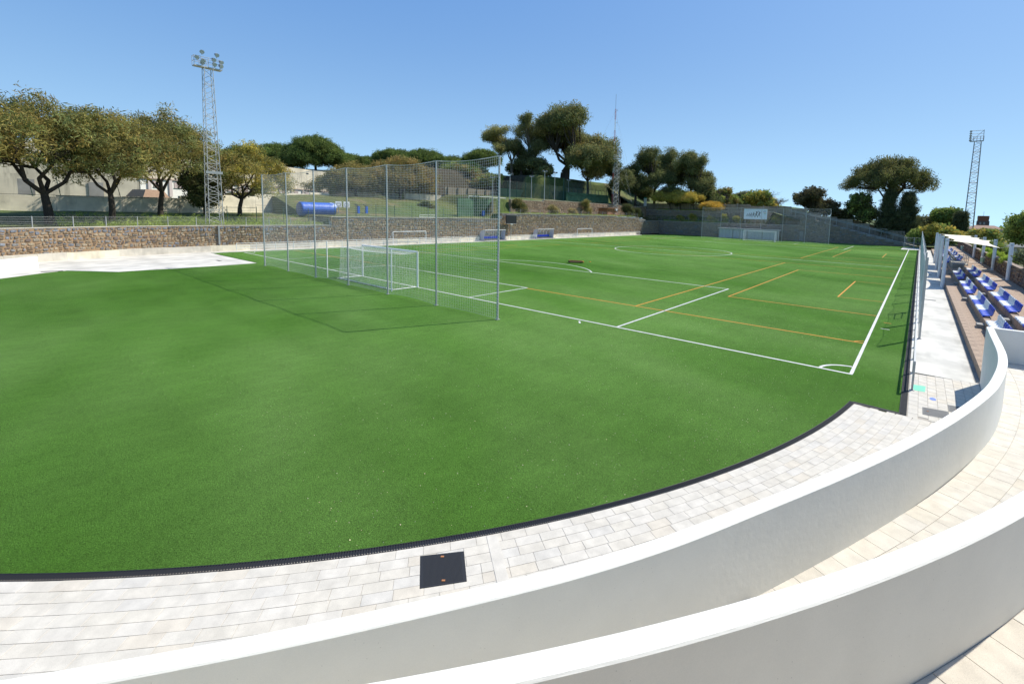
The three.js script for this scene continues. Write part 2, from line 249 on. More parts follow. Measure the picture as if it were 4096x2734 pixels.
// pavers: pieces of rings, the nearest ones as separate parts
const paverMats = [[0.79, 0.73, 0.63], [0.78, 0.715, 0.61], [0.8, 0.74, 0.645], [0.785, 0.705, 0.585], [0.76, 0.71, 0.63], [0.79, 0.725, 0.615]].map(([r, g, b]) => mat(r, g, b, 0.9, { map: grainTex, bumpMap: grainTex, bumpScale: 0.002 }));
function pickMat(r) { const t = r(); return t < 0.3 ? 0 : t < 0.52 ? 1 : t < 0.72 ? 2 : t < 0.82 ? 3 : t < 0.9 ? 4 : 5; }
function pavement(name, label, c, rows, a0, a1, len, y, seed, keep, floor = 0, th = 0.05, near = V(1.55, 5.5, 19)) {
  const root = thing(name, label, 'paving'); root.userData.kind = 'structure'; delete root.userData.category; const r = rngOf(seed), tiles = [];
  rows.forEach(([ra, rb], ri) => { const rm = (ra + rb) / 2, n = Math.round(Math.abs(a1 - a0) * rm / len), ph = (ri % 2) * 0.5 + 0.12 * (r() - 0.5);
    for (let k = -1; k < n; k++) { const j0 = 0.1 * (r() - 0.5) * 0, t0 = a0 + (a1 - a0) * (k + ph + j0) / n, t1 = a0 + (a1 - a0) * (k + 1 + ph) / n, g0 = 0.0025 / rm * Math.sign(a1 - a0), P = (rr, t) => [c[0] + rr * Math.cos(t), c[1] + rr * Math.sin(t)];
      const poly = [P(ra + 0.0025, t0 + g0), P(ra + 0.0025, t1 - g0), P(rb - 0.0025, t1 - g0), P(rb - 0.0025, t0 + g0)], cx = (poly[0][0] + poly[2][0]) / 2, cz = (poly[0][1] + poly[2][1]) / 2;
      if (!keep(cx, cz)) continue; if (floor) for (const q of poly) q[1] = Math.max(q[1], floor); tiles.push({ poly, cx, cz, d: near.distanceTo(V(cx, y, cz)), m: pickMat(r), dy: 0.003 * (r() - 0.5) }); } });
  tiles.sort((a, b) => a.d - b.d); const rest = paverMats.map(() => new MB());
  tiles.forEach((t, k) => { const g = k < 290 ? new MB() : rest[t.m]; g.slab(t.poly, y - th, y + t.dy, 0.002); if (k < 290) mesh('paver', g, paverMats[t.m], root); });
  rest.forEach((g, k) => { if (g.p.length) stuff(mesh('far_pavers', g, paverMats[k], root)); });
  return root;
}
const inPoly = (x, z, P) => { let c = false; for (let i = 0, j = P.length - 1; i < P.length; j = i++) if ((P[i][1] > z) !== (P[j][1] > z) && x < (P[j][0] - P[i][0]) * (z - P[i][1]) / (P[j][1] - P[i][1]) + P[i][0]) c = !c; return c; };
const w1poly = w1in.concat([[12, -2], [12, 40], [-9.5, 40]]);
const DY = 0.02;
{ // apron between turf and curved wall
  const rows = Array.from({ length: 16 }, (_, k) => [AR + 0.14 + k * 0.2, AR + 0.14 + (k + 1) * 0.2]);
  const ap = pavement('apron_paving', 'pale granite paving between the turf drain and the curved white wall', AC, rows, 1.12, 0.1, 0.42, DY, 31, (x, z) => !inPoly(x + 0.3, z + 0.2, w1poly) && z < 25 && z > 3.08, 3.145);
  const under = []; for (let k = 0; k <= 60; k++) { const t = lerp(1.2, 0.1375, k / 60); under.push([AR + 0.1, t]); }
  const g = new MB(); for (let k = 0; k < 60; k++) { const P = (r, t, y) => V(AC[0] + r * Math.cos(t), y, AC[1] + r * Math.sin(t)); const a = under[k][1], b = under[k + 1][1]; g.quad(P(AR + 0.1, b, 0.014), P(AR + 0.1, a, 0.014), P(AR + 4.5, a, 0.014), P(AR + 4.5, b, 0.014)); }
  structure('paving_bed', g, M.joint);
}
{ // square paving at the corner, by the path
  const root = thing('corner_paving', 'pale granite paving beside the pitch corner and service covers', 'paving'); root.userData.kind = 'structure'; delete root.userData.category;
  const r = rngOf(77), covers = [[1.72, 2.13, -0.27, 0.5], [2.02, 2.66, 1.98, 2.68], [2.6, 3.2, 1.22, 1.93]]; let n = 0;
  for (let i = 0; i < 9; i++) { const x0 = 1.69 + i * 0.235; let z = -1.62 - 0.04 * i - 0.3 * ((i * 7) % 3) / 3 * 0 ; let first = true; while (z < 6.2) { let z1 = z + 0.4 - (first ? 0.2 * (i % 2) : 0); first = false; const cx = x0 + 0.117, cz = (z + z1) / 2;
    if (!inPoly(cx + 0.12, cz, w1poly) && !(cx < 1.69 && cz > 3) && !covers.some(() => false) && Math.hypot(cx - AC[0], cz - AC[1]) > AR + 0.2 && (cx > 1.6) && cz < 3.12) mesh('paver', new MB().slab([[x0 + 0.003, z + 0.003], [x0 + 0.232, z + 0.003], [x0 + 0.232, z1 - 0.003], [x0 + 0.003, z1 - 0.003]], -0.03, DY + 0.003 * (r() - 0.5), 0.004), paverMats[pickMat(r)], root); z = z1; } }
  structure('paving_bed', new MB().slab([[1.5, -1.7], [3.9, -1.7], [3.9, 4.4], [1.5, 4.4]], -0.1, 0.009), M.joint);
}
const C1 = [-24.446, -0.345];
{ // lower terrace between the two curved walls
  const rows = Array.from({ length: 12 }, (_, k) => [28.25 + k * 0.33, 28.25 + (k + 1) * 0.33]);
  pavement('lower_terrace_paving', 'pale paving of the walkway between the two curved walls', C1, rows, 0.75, -0.06, 0.4, F1, 51, (x, z) => inPoly(x, z, w1poly) && Math.hypot(x - C2[0], z - C2[1]) < R2 - 0.12 + (z < 9 ? 6 : 0) && z > -1.9);
  const g = new MB(); g.slab([[-0.6, 15.5], [0.3, 13.75], [1.8, 10.2], [2.5, 8.2], [3.05, 6.3], [3.5, 4.0], [3.68, 2.2], [3.74, -1.93], [9, -1.95], [9, 16.5]], -0.1, F1 - 0.007); structure('lower_terrace', g, M.joint);
}
{ // upper terrace, behind the taller wall
  const rows = Array.from({ length: 9 }, (_, k) => [R2 + 0.005 + k * 0.34, R2 + 0.005 + (k + 1) * 0.34]);
  pavement('upper_terrace_paving', 'pale paving of the terrace behind the taller curved wall', C2, rows, 0.75, 0.2, 0.4, F2, 61, () => true);
  const g = new MB(), P = (r, t) => V(C2[0] + r * Math.cos(t), F2 - 0.007, C2[1] + r * Math.sin(t)); for (let k = 0; k < 40; k++) { const a = lerp(0.95, 0.1, k / 40), b = lerp(0.95, 0.1, (k + 1) / 40); g.quad(P(R2 - 0.08, b), P(R2 - 0.08, a), P(R2 + 4, a), P(R2 + 4, b)); } structure('upper_terrace', g, M.joint);
}
// drains along the turf edge: dark channel with slatted grate
function drain(label, P, n, w) { const t = thing('drain_channel', label, 'drain'); const ch = new MB(), gr = new MB(), e = [new MB(), new MB()];
  for (let k = 0; k < n; k++) { const [a, b] = P(k / n), [c, d] = P((k + 1) / n), A = V(a.x, 0.012, a.z), B = V(b.x, 0.012, b.z), Cc = V(d.x, 0.012, d.z), D = V(c.x, 0.012, c.z); ch.quad(A, B, Cc, D); 
    const m = V().addVectors(a, c).multiplyScalar(0.5), m2 = V().addVectors(b, d).multiplyScalar(0.5), L = a.distanceTo(c); gr.box((m.x + m2.x) / 2, 0.022, (m.z + m2.z) / 2, w, 0.012, L * 0.42, Math.atan2(-(m2.z - m.z), m2.x - m.x)); [[a, c], [b, d]].forEach(([q, u], i) => e[i].beam(V(q.x, 0.02, q.z), V(u.x, 0.02, u.z), 0.009, 4, 0.009, false)); }
  mesh('channel', ch, M.drain, t); stuff(mesh('grate_bars', gr, M.blackIron, t)); e.forEach((q) => mesh('edge_frame', q, M.blackIron, t)); }
drain('black slotted drain curving along the near edge of the turf', (t) => { const a = lerp(1.12, 0.133, t), r = (R) => V(AC[0] + R * Math.cos(a), 0, AC[1] + R * Math.sin(a)); return [r(AR), r(AR + 0.135)]; }, 620, 0.12);
drain('short black slotted drain at the corner notch of the turf', (t) => [V(lerp(0.36, 1.52, t), 0, lerp(2.95, 3.0, t)), V(lerp(0.36, 1.52, t), 0, lerp(3.09, 3.14, t))], 40, 0.12);
drain('grey slotted drain between the turf and the concrete path', (t) => [V(1.5, 0, lerp(3.12, -40, t)), V(1.66, 0, lerp(3.12, -40, t))], 900, 0.15);
drain('long far stretch of slotted drain beside the touchline path', (t) => [V(1.5, 0, lerp(-40.1, -98, t)), V(1.66, 0, lerp(-40.1, -98, t))], 250, 0.15);
// service covers
function cover(label, poly, m, y, ribs, lug) { const t = thing('service_cover', label, 'cover'); mesh('lid', new MB().slab(poly, -0.02, y, 0.006), m, t); const g = new MB(), [A, B, Cc, D] = poly.map(([x, z]) => V(x, y, z)), L = (s, u) => V().lerpVectors(V().lerpVectors(A, B, s), V().lerpVectors(D, Cc, s), u);
  for (let k = 0; k < ribs; k++) { const s = lerp(0.07, 0.93, (k + 0.5) / ribs); g.beam(L(s, 0.06), L(s, 0.94), 0.004, 4); } stuff(mesh('ribs', g, m, t)); for (const u of lug) { const q = L(...u); mesh('lifting_slot', new MB().box(q.x, y + 0.004, q.z, 0.05, 0.008, 0.03, 0.7), M.rust, t); } }
cover('square black iron cover set in the curved paving', [[-4.29, 15.01], [-3.84, 14.5], [-3.33, 14.87], [-3.75, 15.39]], M.blackIron, DY + 0.006, 34, [[0.5, 0.12], [0.5, 0.88]]);
cover('mint green rectangular cover beside the end of the railing', [[1.79, -0.19], [2.12, -0.23], [2.1, 0.42], [1.79, 0.47]], mat(0.16, 0.6, 0.4, 0.6), DY + 0.006, 10, []);
cover('long grey iron cover in the corner paving, left one of two', [[2.03, 2.02], [2.63, 1.92], [2.63, 2.62], [2.03, 2.67]], M.greyIron, DY + 0.006, 22, [[0.2, 0.5]]);
cover('grey iron cover half hidden by the curved wall', [[2.64, 1.27], [3.2, 1.2], [3.2, 1.86], [2.64, 1.9]], M.greyIron, DY + 0.006, 20, [[0.3, 0.6]]);
cover('small oval blue valve cover in the corner paving', Array.from({ length: 14 }, (_, k) => [2.29 + 0.085 * Math.cos(k / 14 * 6.283), 1.0 + 0.14 * Math.sin(k / 14 * 6.283)]).filter(() => true), mat(0.12, 0.2, 0.6, 0.5), DY + 0.006, 0, []);
cover('small grey slot drain cover crossing the concrete path', [[2.08, -22.85], [2.83, -22.83], [2.83, -22.4], [2.08, -22.42]], M.greyIron, DY + 0.006, 8, []);
cover('grey grating on the path below the shade sails', [[2.1, -43.2], [2.9, -43.2], [2.9, -42.8], [2.1, -42.8]], M.greyIron, DY + 0.006, 8, []);
// plain banding strip that crosses the curved paving
structure('paving_band', new MB().slab([[-3.83, 14.03], [-3.68, 13.91], [-2.8, 14.5], [-2.95, 14.62]], 0, DY + 0.006, 0.003), paverMats[2]);

// concrete path and far slab
{ const g = new MB(); for (let k = 0; k < 20; k++) { const z0 = -1.62 - 0.2 - k * 4.9, z1 = z0 - 4.885; g.slab([[1.67, z0], [3.64, z0], [3.64, z1], [1.67, z1]], -0.1, DY); } structure('concrete_path', g, M.concPath); }
structure('far_corner_slab', new MB().slab([[-1.3, -97.2], [1.66, -98.2], [1.66, -106], [-1.2, -106]], -0.05, DY + 0.01), M.concPath);
// paved apron of the left corner
{
  const root = new THREE.Group(); root.name = 'left_corner_apron'; root.userData.kind = 'structure'; root.userData.label = 'white paved apron in the left corner below the stone wall'; scene.add(root);
  const P = [[-47.0, 19.0], [-48.7, 17.23], [-50.06, 15.91], [-50.75, 14.76], [-47.62, 12.31], [-47.7, 10.46], [-47.55, 8.9], [-47.66, 5.33], [-48.0, 2.75], [-51.06, 2.8], [-56.2, 2.88], [-62.9, 2.9], [-62.9, 6], [-60, 14.5], [-55, 24], [-47, 26]];
  const S = new THREE.Shape(P.map(([x, z]) => new THREE.Vector2(x, -z))), g = new THREE.ExtrudeGeometry(S, { depth: 0.05, bevelEnabled: false }); g.rotateX(-Math.PI / 2); g.translate(0, -0.03, 0); mesh('paving_slab', g, mat(0.8, 0.78, 0.74, 0.9, { map: concTex }), root);
  const j = new MB(); const segs = (x0, z0, x1, z1) => j.beam(V(x0, DY + 0.0, z0), V(x1, DY, z1), 0.012, 4); segs(-50.9, 14.55, -52.63, 11.59); segs(-52.63, 11.59, -54.58, 7.36); segs(-54.58, 7.36, -56.3, 2.95); mesh('joints', j, M.joint, root);
  tag(mesh('slot_drain', new MB().slab([[-50.9, 16.05], [-50.75, 14.95], [-50.45, 14.95], [-50.55, 16.1]], 0, DY + 0.012), M.drain), 'dark slot drain where the left apron meets the turf', 'drain');
  tag(mesh('slot_drain', new MB().slab([[-51.5, 4.7], [-52.5, 4.75], [-52.5, 4.55], [-51.5, 4.5]], 0, DY + 0.012), M.drain), 'short dark drain in the white left apron', 'drain');
  mesh('dark_edging', new MB().beam(V(-48.0, 0.012, 2.75), V(-56.2, 0.012, 2.88), 0.035, 4).beam(V(-56.2, 0.012, 2.88), V(-60.9, 0.012, 2.9), 0.035, 4), M.drain, root);
}
{ // white block wall at the left edge of the picture
  tag(mesh('low_white_wall', new MB().slab([[-53.28, 16.03], [-49.2, 19.7], [-49.4, 19.95], [-53.5, 16.25]], -0.05, 0.99, 0.01), M.plaster), 'low white rendered wall ending on the left corner apron', 'wall');
}

// ---------------------------------------------------------------- hillside terraces (left and far)
function hillY(x, z) {
  let a = 2.93 + 0.95 * smooth(-63.5, -72, x) + 0.35 * smooth(-72, -78, x) + 0.4 * smooth(-78, -95, x);
  let b = 4.05 + 0.15 * smooth(-64, -72, x) + 3.5 * smooth(-69, -89, x) + 9.2 * smooth(-97, -122, x) * Math.max(smooth(-40, -50, z), smooth(-138, -146, x));
  let c = x > -70.25 ? 5.05 : 8.15 + 0.95 * smooth(-71, -77, x) + 7.0 * (z < -79 ? smooth(-79, -84.5, x) : z < -74 ? lerp(smooth(-88.5, -97, x), smooth(-79, -84.5, x), smooth(-74, -79, z)) : smooth(-88.5, -97, x)) + 0.9 * smooth(-97, -125, x);
  if (x < -93) a = lerp(a, b, smooth(-4, -34, z)) + 9 * smooth(-138, -150, x) * (1 - smooth(-4, -34, z));
  let h = z > -11.5 ? a : z > -44.4 ? b : lerp(b, c, x < -66 ? smooth(-47, -50, z) : 1);
  if (x < -66 && z < -11.5 && z > -44.4) h = b;
  if (z < -112.05) { const f = x < -30.2 ? 7.3 : 7.3 - 0.3 * (x + 30.2); const s = z > -114.3 && x < -30 ? 3.95 : Math.max(f, 0.2 + 0.45 * smooth(-112, -135, z) * 6.5); h = lerp(Math.max(s, -0.1), c, smooth(-66, -72, x)); }
  return h;
}
{
  const patch = (name, xs, zs, keep) => { const g = new MB(); g.c = []; for (const z of zs) for (const x of xs) { const n = fbm(x * 0.35 + 300, z * 0.35 + 300, 301, 4096, 4), d = fbm(x * 0.08 + 90, z * 0.08 + 500, 305, 4096, 3), dry = clamp((d - 0.5) * 4 + 0.3 + (x < -93 ? 0.3 : 0)), bank = smooth(-88.4, -89, x) * smooth(-99, -96, x) * (z < -47 ? 1 : 0);
      const soil = [0.36, 0.25, 0.14], gr = x < -104 ? [0.05, 0.06, 0.02] : [0.13 + 0.06 * dry, 0.2, 0.04], s = clamp((n - 0.62) * 8) * 0.6, e = bank > 0.3 ? 0.9 : Math.max(s, z > -20 && z < 0 && x < -67 && x > -77 ? clamp((n - 0.4) * 4) * 0.8 : 0); const red = bank > 0.3 ? [0.075, 0.05, 0.03] : soil;
      g.cur = gr.map((q, k) => lerp(q, red[k], e) * (0.75 + 0.5 * n) * 1.5); g.v(x, hillY(x, z) + 0.25 * (n - 0.5), z, 0, 1, 0, x, z); }
    const w = xs.length; for (let j = 0; j + 1 < zs.length; j++) for (let i = 0; i + 1 < w; i++) { const x = (xs[i] + xs[i + 1]) / 2, z = (zs[j] + zs[j + 1]) / 2; if (!keep(x, z)) continue; const a = j * w + i, b = a + w; g.i.push(a, b, b + 1, a, b + 1, a + 1); }
    const q = g.geo(); q.computeVertexNormals(); structure(name, q, M.grass); };
  const R = (a, b, s) => { const o = []; for (let t = a; s > 0 ? t <= b + 1e-6 : t >= b - 1e-6; t += s) o.push(t); return o; };
  patch('hillside', [-62.95, -63.3].concat(R(-64, -100, -1), R(-103, -260, -5)), [60, 45, 30].concat(R(22, -11, -1), [-11.45, -11.55], R(-12, -44, -1), [-44.35, -44.45], R(-45, -112, -1)), () => true);
  patch('far_hillside', [-260, -200, -150, -120, -100, -85].concat(R(-72, 8, 1.5), [9, 14, 20, 40, 90, 200]), [-112.06, -113, -114.25, -114.35].concat(R(-115, -150, -2.5), [-160, -180, -220, -300, -450]), () => true);
  // ground to the right of the stand
  const g = new MB(); g.c = []; const xs = [7.75, 8.5, 10, 13, 18, 26, 40, 80, 200], zs = [60, 40, 20, 0, -10, -20, -30, -45, -60, -80, -100, -112, -113]; for (const z of zs) for (const x of xs) { const n = fbm(x * 0.2 + 300, z * 0.2 + 700, 311, 4096, 3); g.cur = [0.2 * (0.6 + n), 0.2 * (0.6 + n), 0.07]; g.v(x, 0.9 + 0.5 * n, z, 0, 1, 0, x, z); } for (let j = 0; j + 1 < zs.length; j++) for (let i = 0; i + 1 < xs.length; i++) { const a = j * xs.length + i, b = a + xs.length; g.i.push(a, b, b + 1, a, b + 1, a + 1); } const q = g.geo(); q.computeVertexNormals(); structure('garden_ground', q, M.grass);
}
// ---------------------------------------------------------------- rubble stone walls
const pal = [[0.22, 0.165, 0.115], [0.33, 0.255, 0.17], [0.28, 0.235, 0.175], [0.17, 0.13, 0.11], [0.36, 0.285, 0.19], [0.23, 0.22, 0.21], [0.4, 0.33, 0.235], [0.28, 0.19, 0.115], [0.32, 0.275, 0.21], [0.2, 0.18, 0.155]];
const palBlue = [[0.2, 0.21, 0.235], [0.25, 0.26, 0.28], [0.17, 0.175, 0.19], [0.23, 0.22, 0.22]];
const palDark = [[0.22, 0.175, 0.13], [0.27, 0.215, 0.16], [0.22, 0.21, 0.205], [0.3, 0.25, 0.185], [0.24, 0.19, 0.14], [0.19, 0.165, 0.145]];
const stoneMats = new Map(); function stoneMat(c) { const k = c.join(); if (!stoneMats.has(k)) stoneMats.set(k, mat(...c.map((q) => q * 1.6), 0.92, { map: stoneTex, bumpMap: stoneBump, bumpScale: 0.02 })); return stoneMats.get(k); }
const stoneVC = new THREE.MeshStandardMaterial({ color: rgb(1.6, 1.6, 1.6), vertexColors: true, map: stoneTex, bumpMap: stoneBump, bumpScale: 0.02, roughness: 0.92, side: THREE.DoubleSide });
function stoneWall(name, label, path, o) { // path [[x,z],...]; the visible face is on its right hand
  const { y0 = 0, y1, pal: P = pal, top = null, sw = 0.38, sh = 0.27, seed = 1, parts = 290, thick = 0.6, mortar = M.mortar, nearPart = () => true, capM = M.conc, cap = true } = o;
  const t = thing(name, label, 'stone wall'), r = rngOf(seed), seg = []; let L = 0; for (let k = 0; k + 1 < path.length; k++) { const d = Math.hypot(path[k + 1][0] - path[k][0], path[k + 1][1] - path[k][1]); seg.push([L, d, path[k], path[k + 1]]); L += d; }
  const at = (s) => { let q = seg[seg.length - 1]; for (const e of seg) if (s <= e[0] + e[1]) { q = e; break; } const u = (s - q[0]) / q[1], dx = (q[3][0] - q[2][0]) / q[1], dz = (q[3][1] - q[2][1]) / q[1]; return { x: lerp(q[2][0], q[3][0], u), z: lerp(q[2][1], q[3][1], u), nx: -dz, nz: dx, dx, dz }; };
  const H = typeof y1 === 'function' ? y1 : () => y1, Y0 = typeof y0 === 'function' ? y0 : () => y0;
  const pt = (s, y, d) => { const q = at(clamp(s, 0, L)); return V(q.x + q.nx * d, y, q.z + q.nz * d); };
  { const g = new MB(), c = new MB(); const cuts = [0, ...seg.slice(1).map((e) => e[0]), L]; let s = 0; const all = new Set(cuts); for (let k = 0; k <= L; k += 0.5) all.add(k); for (const k of (o.steps ?? [])) { all.add(k - 0.001); all.add(k + 0.001); } const A = [...all].sort((a, b) => a - b);
    for (let k = 0; k + 1 < A.length; k++) { const a = A[k] + 1e-6, b = A[k + 1] - 1e-6, ha = H(a), hb = H(b); if (b - a < 1e-4) { continue; } g.quad(pt(a, Y0(a), 0), pt(b, Y0(b), 0), pt(b, hb, 0), pt(a, ha, 0)); g.quad(pt(a, ha, 0), pt(b, hb, 0), pt(b, hb, -thick), pt(a, ha, -thick)); g.quad(pt(b, Y0(b), -thick), pt(a, Y0(a), -thick), pt(a, ha, -thick), pt(b, hb, -thick));
      if (cap) { c.quad(pt(a, ha + 0.005, 0.03), pt(b, hb + 0.005, 0.03), pt(b, hb + 0.06, 0.03), pt(a, ha + 0.06, 0.03)); c.quad(pt(a, ha + 0.06, 0.03), pt(b, hb + 0.06, 0.03), pt(b, hb + 0.06, -thick), pt(a, ha + 0.06, -thick)); } }
    for (const k of (o.steps ?? [])) { const a = H(k - 0.01), b = H(k + 0.01); g.quad(pt(k, Math.min(a, b), 0), pt(k, Math.max(a, b), 0), pt(k, Math.max(a, b), -thick), pt(k, Math.min(a, b), -thick)); }
    g.quad(pt(0, Y0(0), 0), pt(0, Y0(0), -thick), pt(0, H(0), -thick), pt(0, H(0), 0)); g.quad(pt(L, Y0(L), 0), pt(L, Y0(L), -thick), pt(L, H(L), -thick), pt(L, H(L), 0));
    mesh('mortar_core', g, mortar, t); if (cap) mesh('coping', c, capM, t); }
  const st = []; const maxH = Math.max(...Array.from({ length: 200 }, (_, k) => H(L * k / 199))), minY = Math.min(...Array.from({ length: 50 }, (_, k) => Y0(L * k / 49)));
  const rowsY = [minY]; while (rowsY[rowsY.length - 1] < maxH) rowsY.push(rowsY[rowsY.length - 1] + sh * (0.75 + 0.55 * r()));
  const wob = (s, k) => rowsY[k] + (fbm(s * 0.8 + 50, k * 3.1 + 50, seed + 500, 4096, 3) - 0.5) * sh * 1.7;
  for (let k = 0; k + 1 < rowsY.length; k++) { let s = -r() * sw; while (s < L) { let w = sw * (0.5 + 0.95 * r()); const a = Math.max(0, s), b = Math.min(L, s + w); s += w; if (b - a < 0.1) continue; const m = (a + b) / 2, hm = H(m), lo = Y0(m); let yb = Math.max(wob(a, k), lo), yc = Math.max(wob(b, k), lo), yd = Math.min(wob(b, k + 1), hm - 0.01), ye = Math.min(wob(a, k + 1), hm - 0.01); if (yd - yc < 0.07 || ye - yb < 0.07) continue; const isTop = hm - (yd + ye) / 2 < sh * 0.9;
      if (r() < 0.28 && ye - yb > 0.2) { const q = lerp(0.4, 0.6, r()); st.push([a, b, yb, yc, lerp(yc, yd, q), lerp(yb, ye, q), false], [a, b, lerp(yb, ye, q), lerp(yc, yd, q), yd, ye, isTop]); } else st.push([a, b, yb, yc, yd, ye, isTop]); } }
  const cp = camera.position; st.forEach((q) => { const p = at((q[0] + q[1]) / 2); q.d = Math.hypot(p.x - cp.x, p.z - cp.z) / Math.sqrt((q[1] - q[0]) * (q[4] - q[3])); q.vis = nearPart(p.x, p.z) ? 1 : 0; });
  st.sort((a, b) => b.vis - a.vis || a.d - b.d);
  const merged = new MB(); merged.c = [];
  st.forEach((q, k) => { const [a, b, yb, yc, yd, ye, isTop] = q, part = k < parts && q.vis, pl = isTop && top ? top : (r() < 0.12 && top ? top : P), col = pl[Math.floor(r() * pl.length)], g = part ? new MB() : merged; if (!part) { const v = 0.8 + 0.4 * r(); g.cur = col.map((x) => x * v); }
    const gap = 0.014 + 0.014 * r(), jx = Math.min(0.13, (b - a) * 0.2), jy = Math.min(0.06, (ye - yb) * 0.2), cor = [[a + gap, yb + gap], [b - gap, yc + gap], [b - gap, yd - gap], [a + gap, ye - gap]].map(([x, y], e) => [x + (e === 0 || e === 3 ? 1 : -1) * jx * r() * r(), y + (e < 2 ? 1 : -1) * jy * r()]), ring = []; const cut = 0.22;
    for (let e = 0; e < 4; e++) { const p0 = cor[(e + 3) % 4], p = cor[e], p2 = cor[(e + 1) % 4], c1 = cut * (0.5 + r()), c2 = cut * (0.5 + r()); ring.push([lerp(p[0], p0[0], c1), lerp(p[1], p0[1], c1)], [lerp(p[0], p2[0], c2), lerp(p[1], p2[1], c2)]); }
    const dep = 0.025 + 0.05 * r(), cx = (a + b) / 2, cy = ring.reduce((s, p) => s + p[1], 0) / 8, inn = ring.map(([x, y]) => [lerp(x, cx, 0.16), lerp(y, cy, 0.16)]);
    const F = inn.map(([x, y]) => pt(x, y, dep * (0.8 + 0.4 * r()))), B = ring.map(([x, y]) => pt(x, y, 0.003)), c = pt(cx, cy, dep * 1.15);
    for (let e = 0; e < 8; e++) { const f = (e + 1) % 8; const T = (A, Bq, Cq) => { const n = V().subVectors(Bq, A).cross(V().subVectors(Cq, A)).normalize(); const id = [A, Bq, Cq].map((p) => g.v(p.x, p.y, p.z, n.x, n.y, n.z, p.x + p.z, p.y)); g.i.push(...id); }; T(c, F[e], F[f]); T(F[e], B[e], B[f]); T(F[e], B[f], F[f]); }
    if (part) mesh('stone', g, stoneMat(col), t); });
  if (merged.p.length) stuff(mesh('small_far_stones', merged, stoneVC, t));
  return t;
}
// path order so that the face looks to the pitch (+x): going from far (-z) to near (+z)?  nx=-dz: choose dz<0 => nx>0
const leftTop = (s) => { const z = 22 - s; return z; };
{
  const path = [[-54.3, 24.5], [-57.4, 20], [-59.15, 15.7], [-60.2, 13.4], [-61.7, 9.7], [-62.4, 6.2], [-62.8, 2], [-62.95, -3], [-63, -12], [-63, -112.6]];
  const zOf = []; let L = 0; for (let k = 0; k + 1 < path.length; k++) { const d = Math.hypot(path[k + 1][0] - path[k][0], path[k + 1][1] - path[k][1]); zOf.push([L, d, path[k][1], path[k + 1][1]]); L += d; }
  const z = (s) => { for (const [a, d, p, q] of zOf) if (s <= a + d) return lerp(p, q, (s - a) / d); return -112.6; }, S = (zz) => { for (const [a, d, p, q] of zOf) if (zz <= p && zz >= q) return a + d * (p - zz) / (p - q); return 0; };
  const top = (s) => { const q = z(s); return q > -11.4 ? 2.95 : q > -44 ? 4.12 : q > -86.5 ? 5.15 : q > -98.8 ? 4.92 : 4.02; };
  stoneWall('stone_retaining_wall', 'long rubble stone retaining wall along the left touchline', path, { y0: 0.1, y1: top, top: palBlue, seed: 5, steps: [-11.4, -44, -86.5, -98.8].map(S) });
  // concrete plinth in cast lengths
  const pl = thing('concrete_plinth', 'cream concrete plinth at the foot of the left stone wall', 'plinth'); const P = new THREE.CatmullRomCurve3(path.slice(0, 8).map(([x, zz]) => V(x, 0, zz)).concat([V(-63, 0, -12), V(-63, 0, -30), V(-63, 0, -60), V(-63, 0, -97)]), false, 'catmullrom', 0.2);
  const pts = P.getSpacedPoints(124); for (let k = 0; k < 31; k++) { const g = new MB(), h = 0.68 + 0.06 * ((k * 7) % 5) / 5; for (let e = 0; e < 4; e++) { const a = pts[k * 4 + e], b = pts[k * 4 + e + 1].clone(); if (e === 3) b.lerp(a, 0.012); const d = V().subVectors(b, a).normalize(), n = V(-d.z, 0, d.x), o = (p, m, y) => V(p.x + n.x * m, y, p.z + n.z * m); g.quad(o(a, 0.3, 0), o(b, 0.3, 0), o(b, 0.26, h), o(a, 0.26, h)); g.quad(o(a, 0.26, h), o(b, 0.26, h), o(b, 0, h + 0.01), o(a, 0, h + 0.01)); if (e === 0) g.quad(o(a, 0.3, 0), o(a, 0.26, h), o(a, 0, h), o(a, 0, 0)); if (e === 3) g.quad(o(b, 0.3, 0), o(b, 0.26, h), o(b, 0, h), o(b, 0, 0)); } mesh('plinth_block', g, k % 3 ? M.conc : M.cream, pl); }
  structure('left_walkway', new MB().slab([[-62.9, 2.9], [-60.98, 2.9], [-60.98, -97.5], [-62.9, -97.5]], -0.1, 0.03), mat(0.8, 0.78, 0.73, 0.9, { map: concTex }));
}
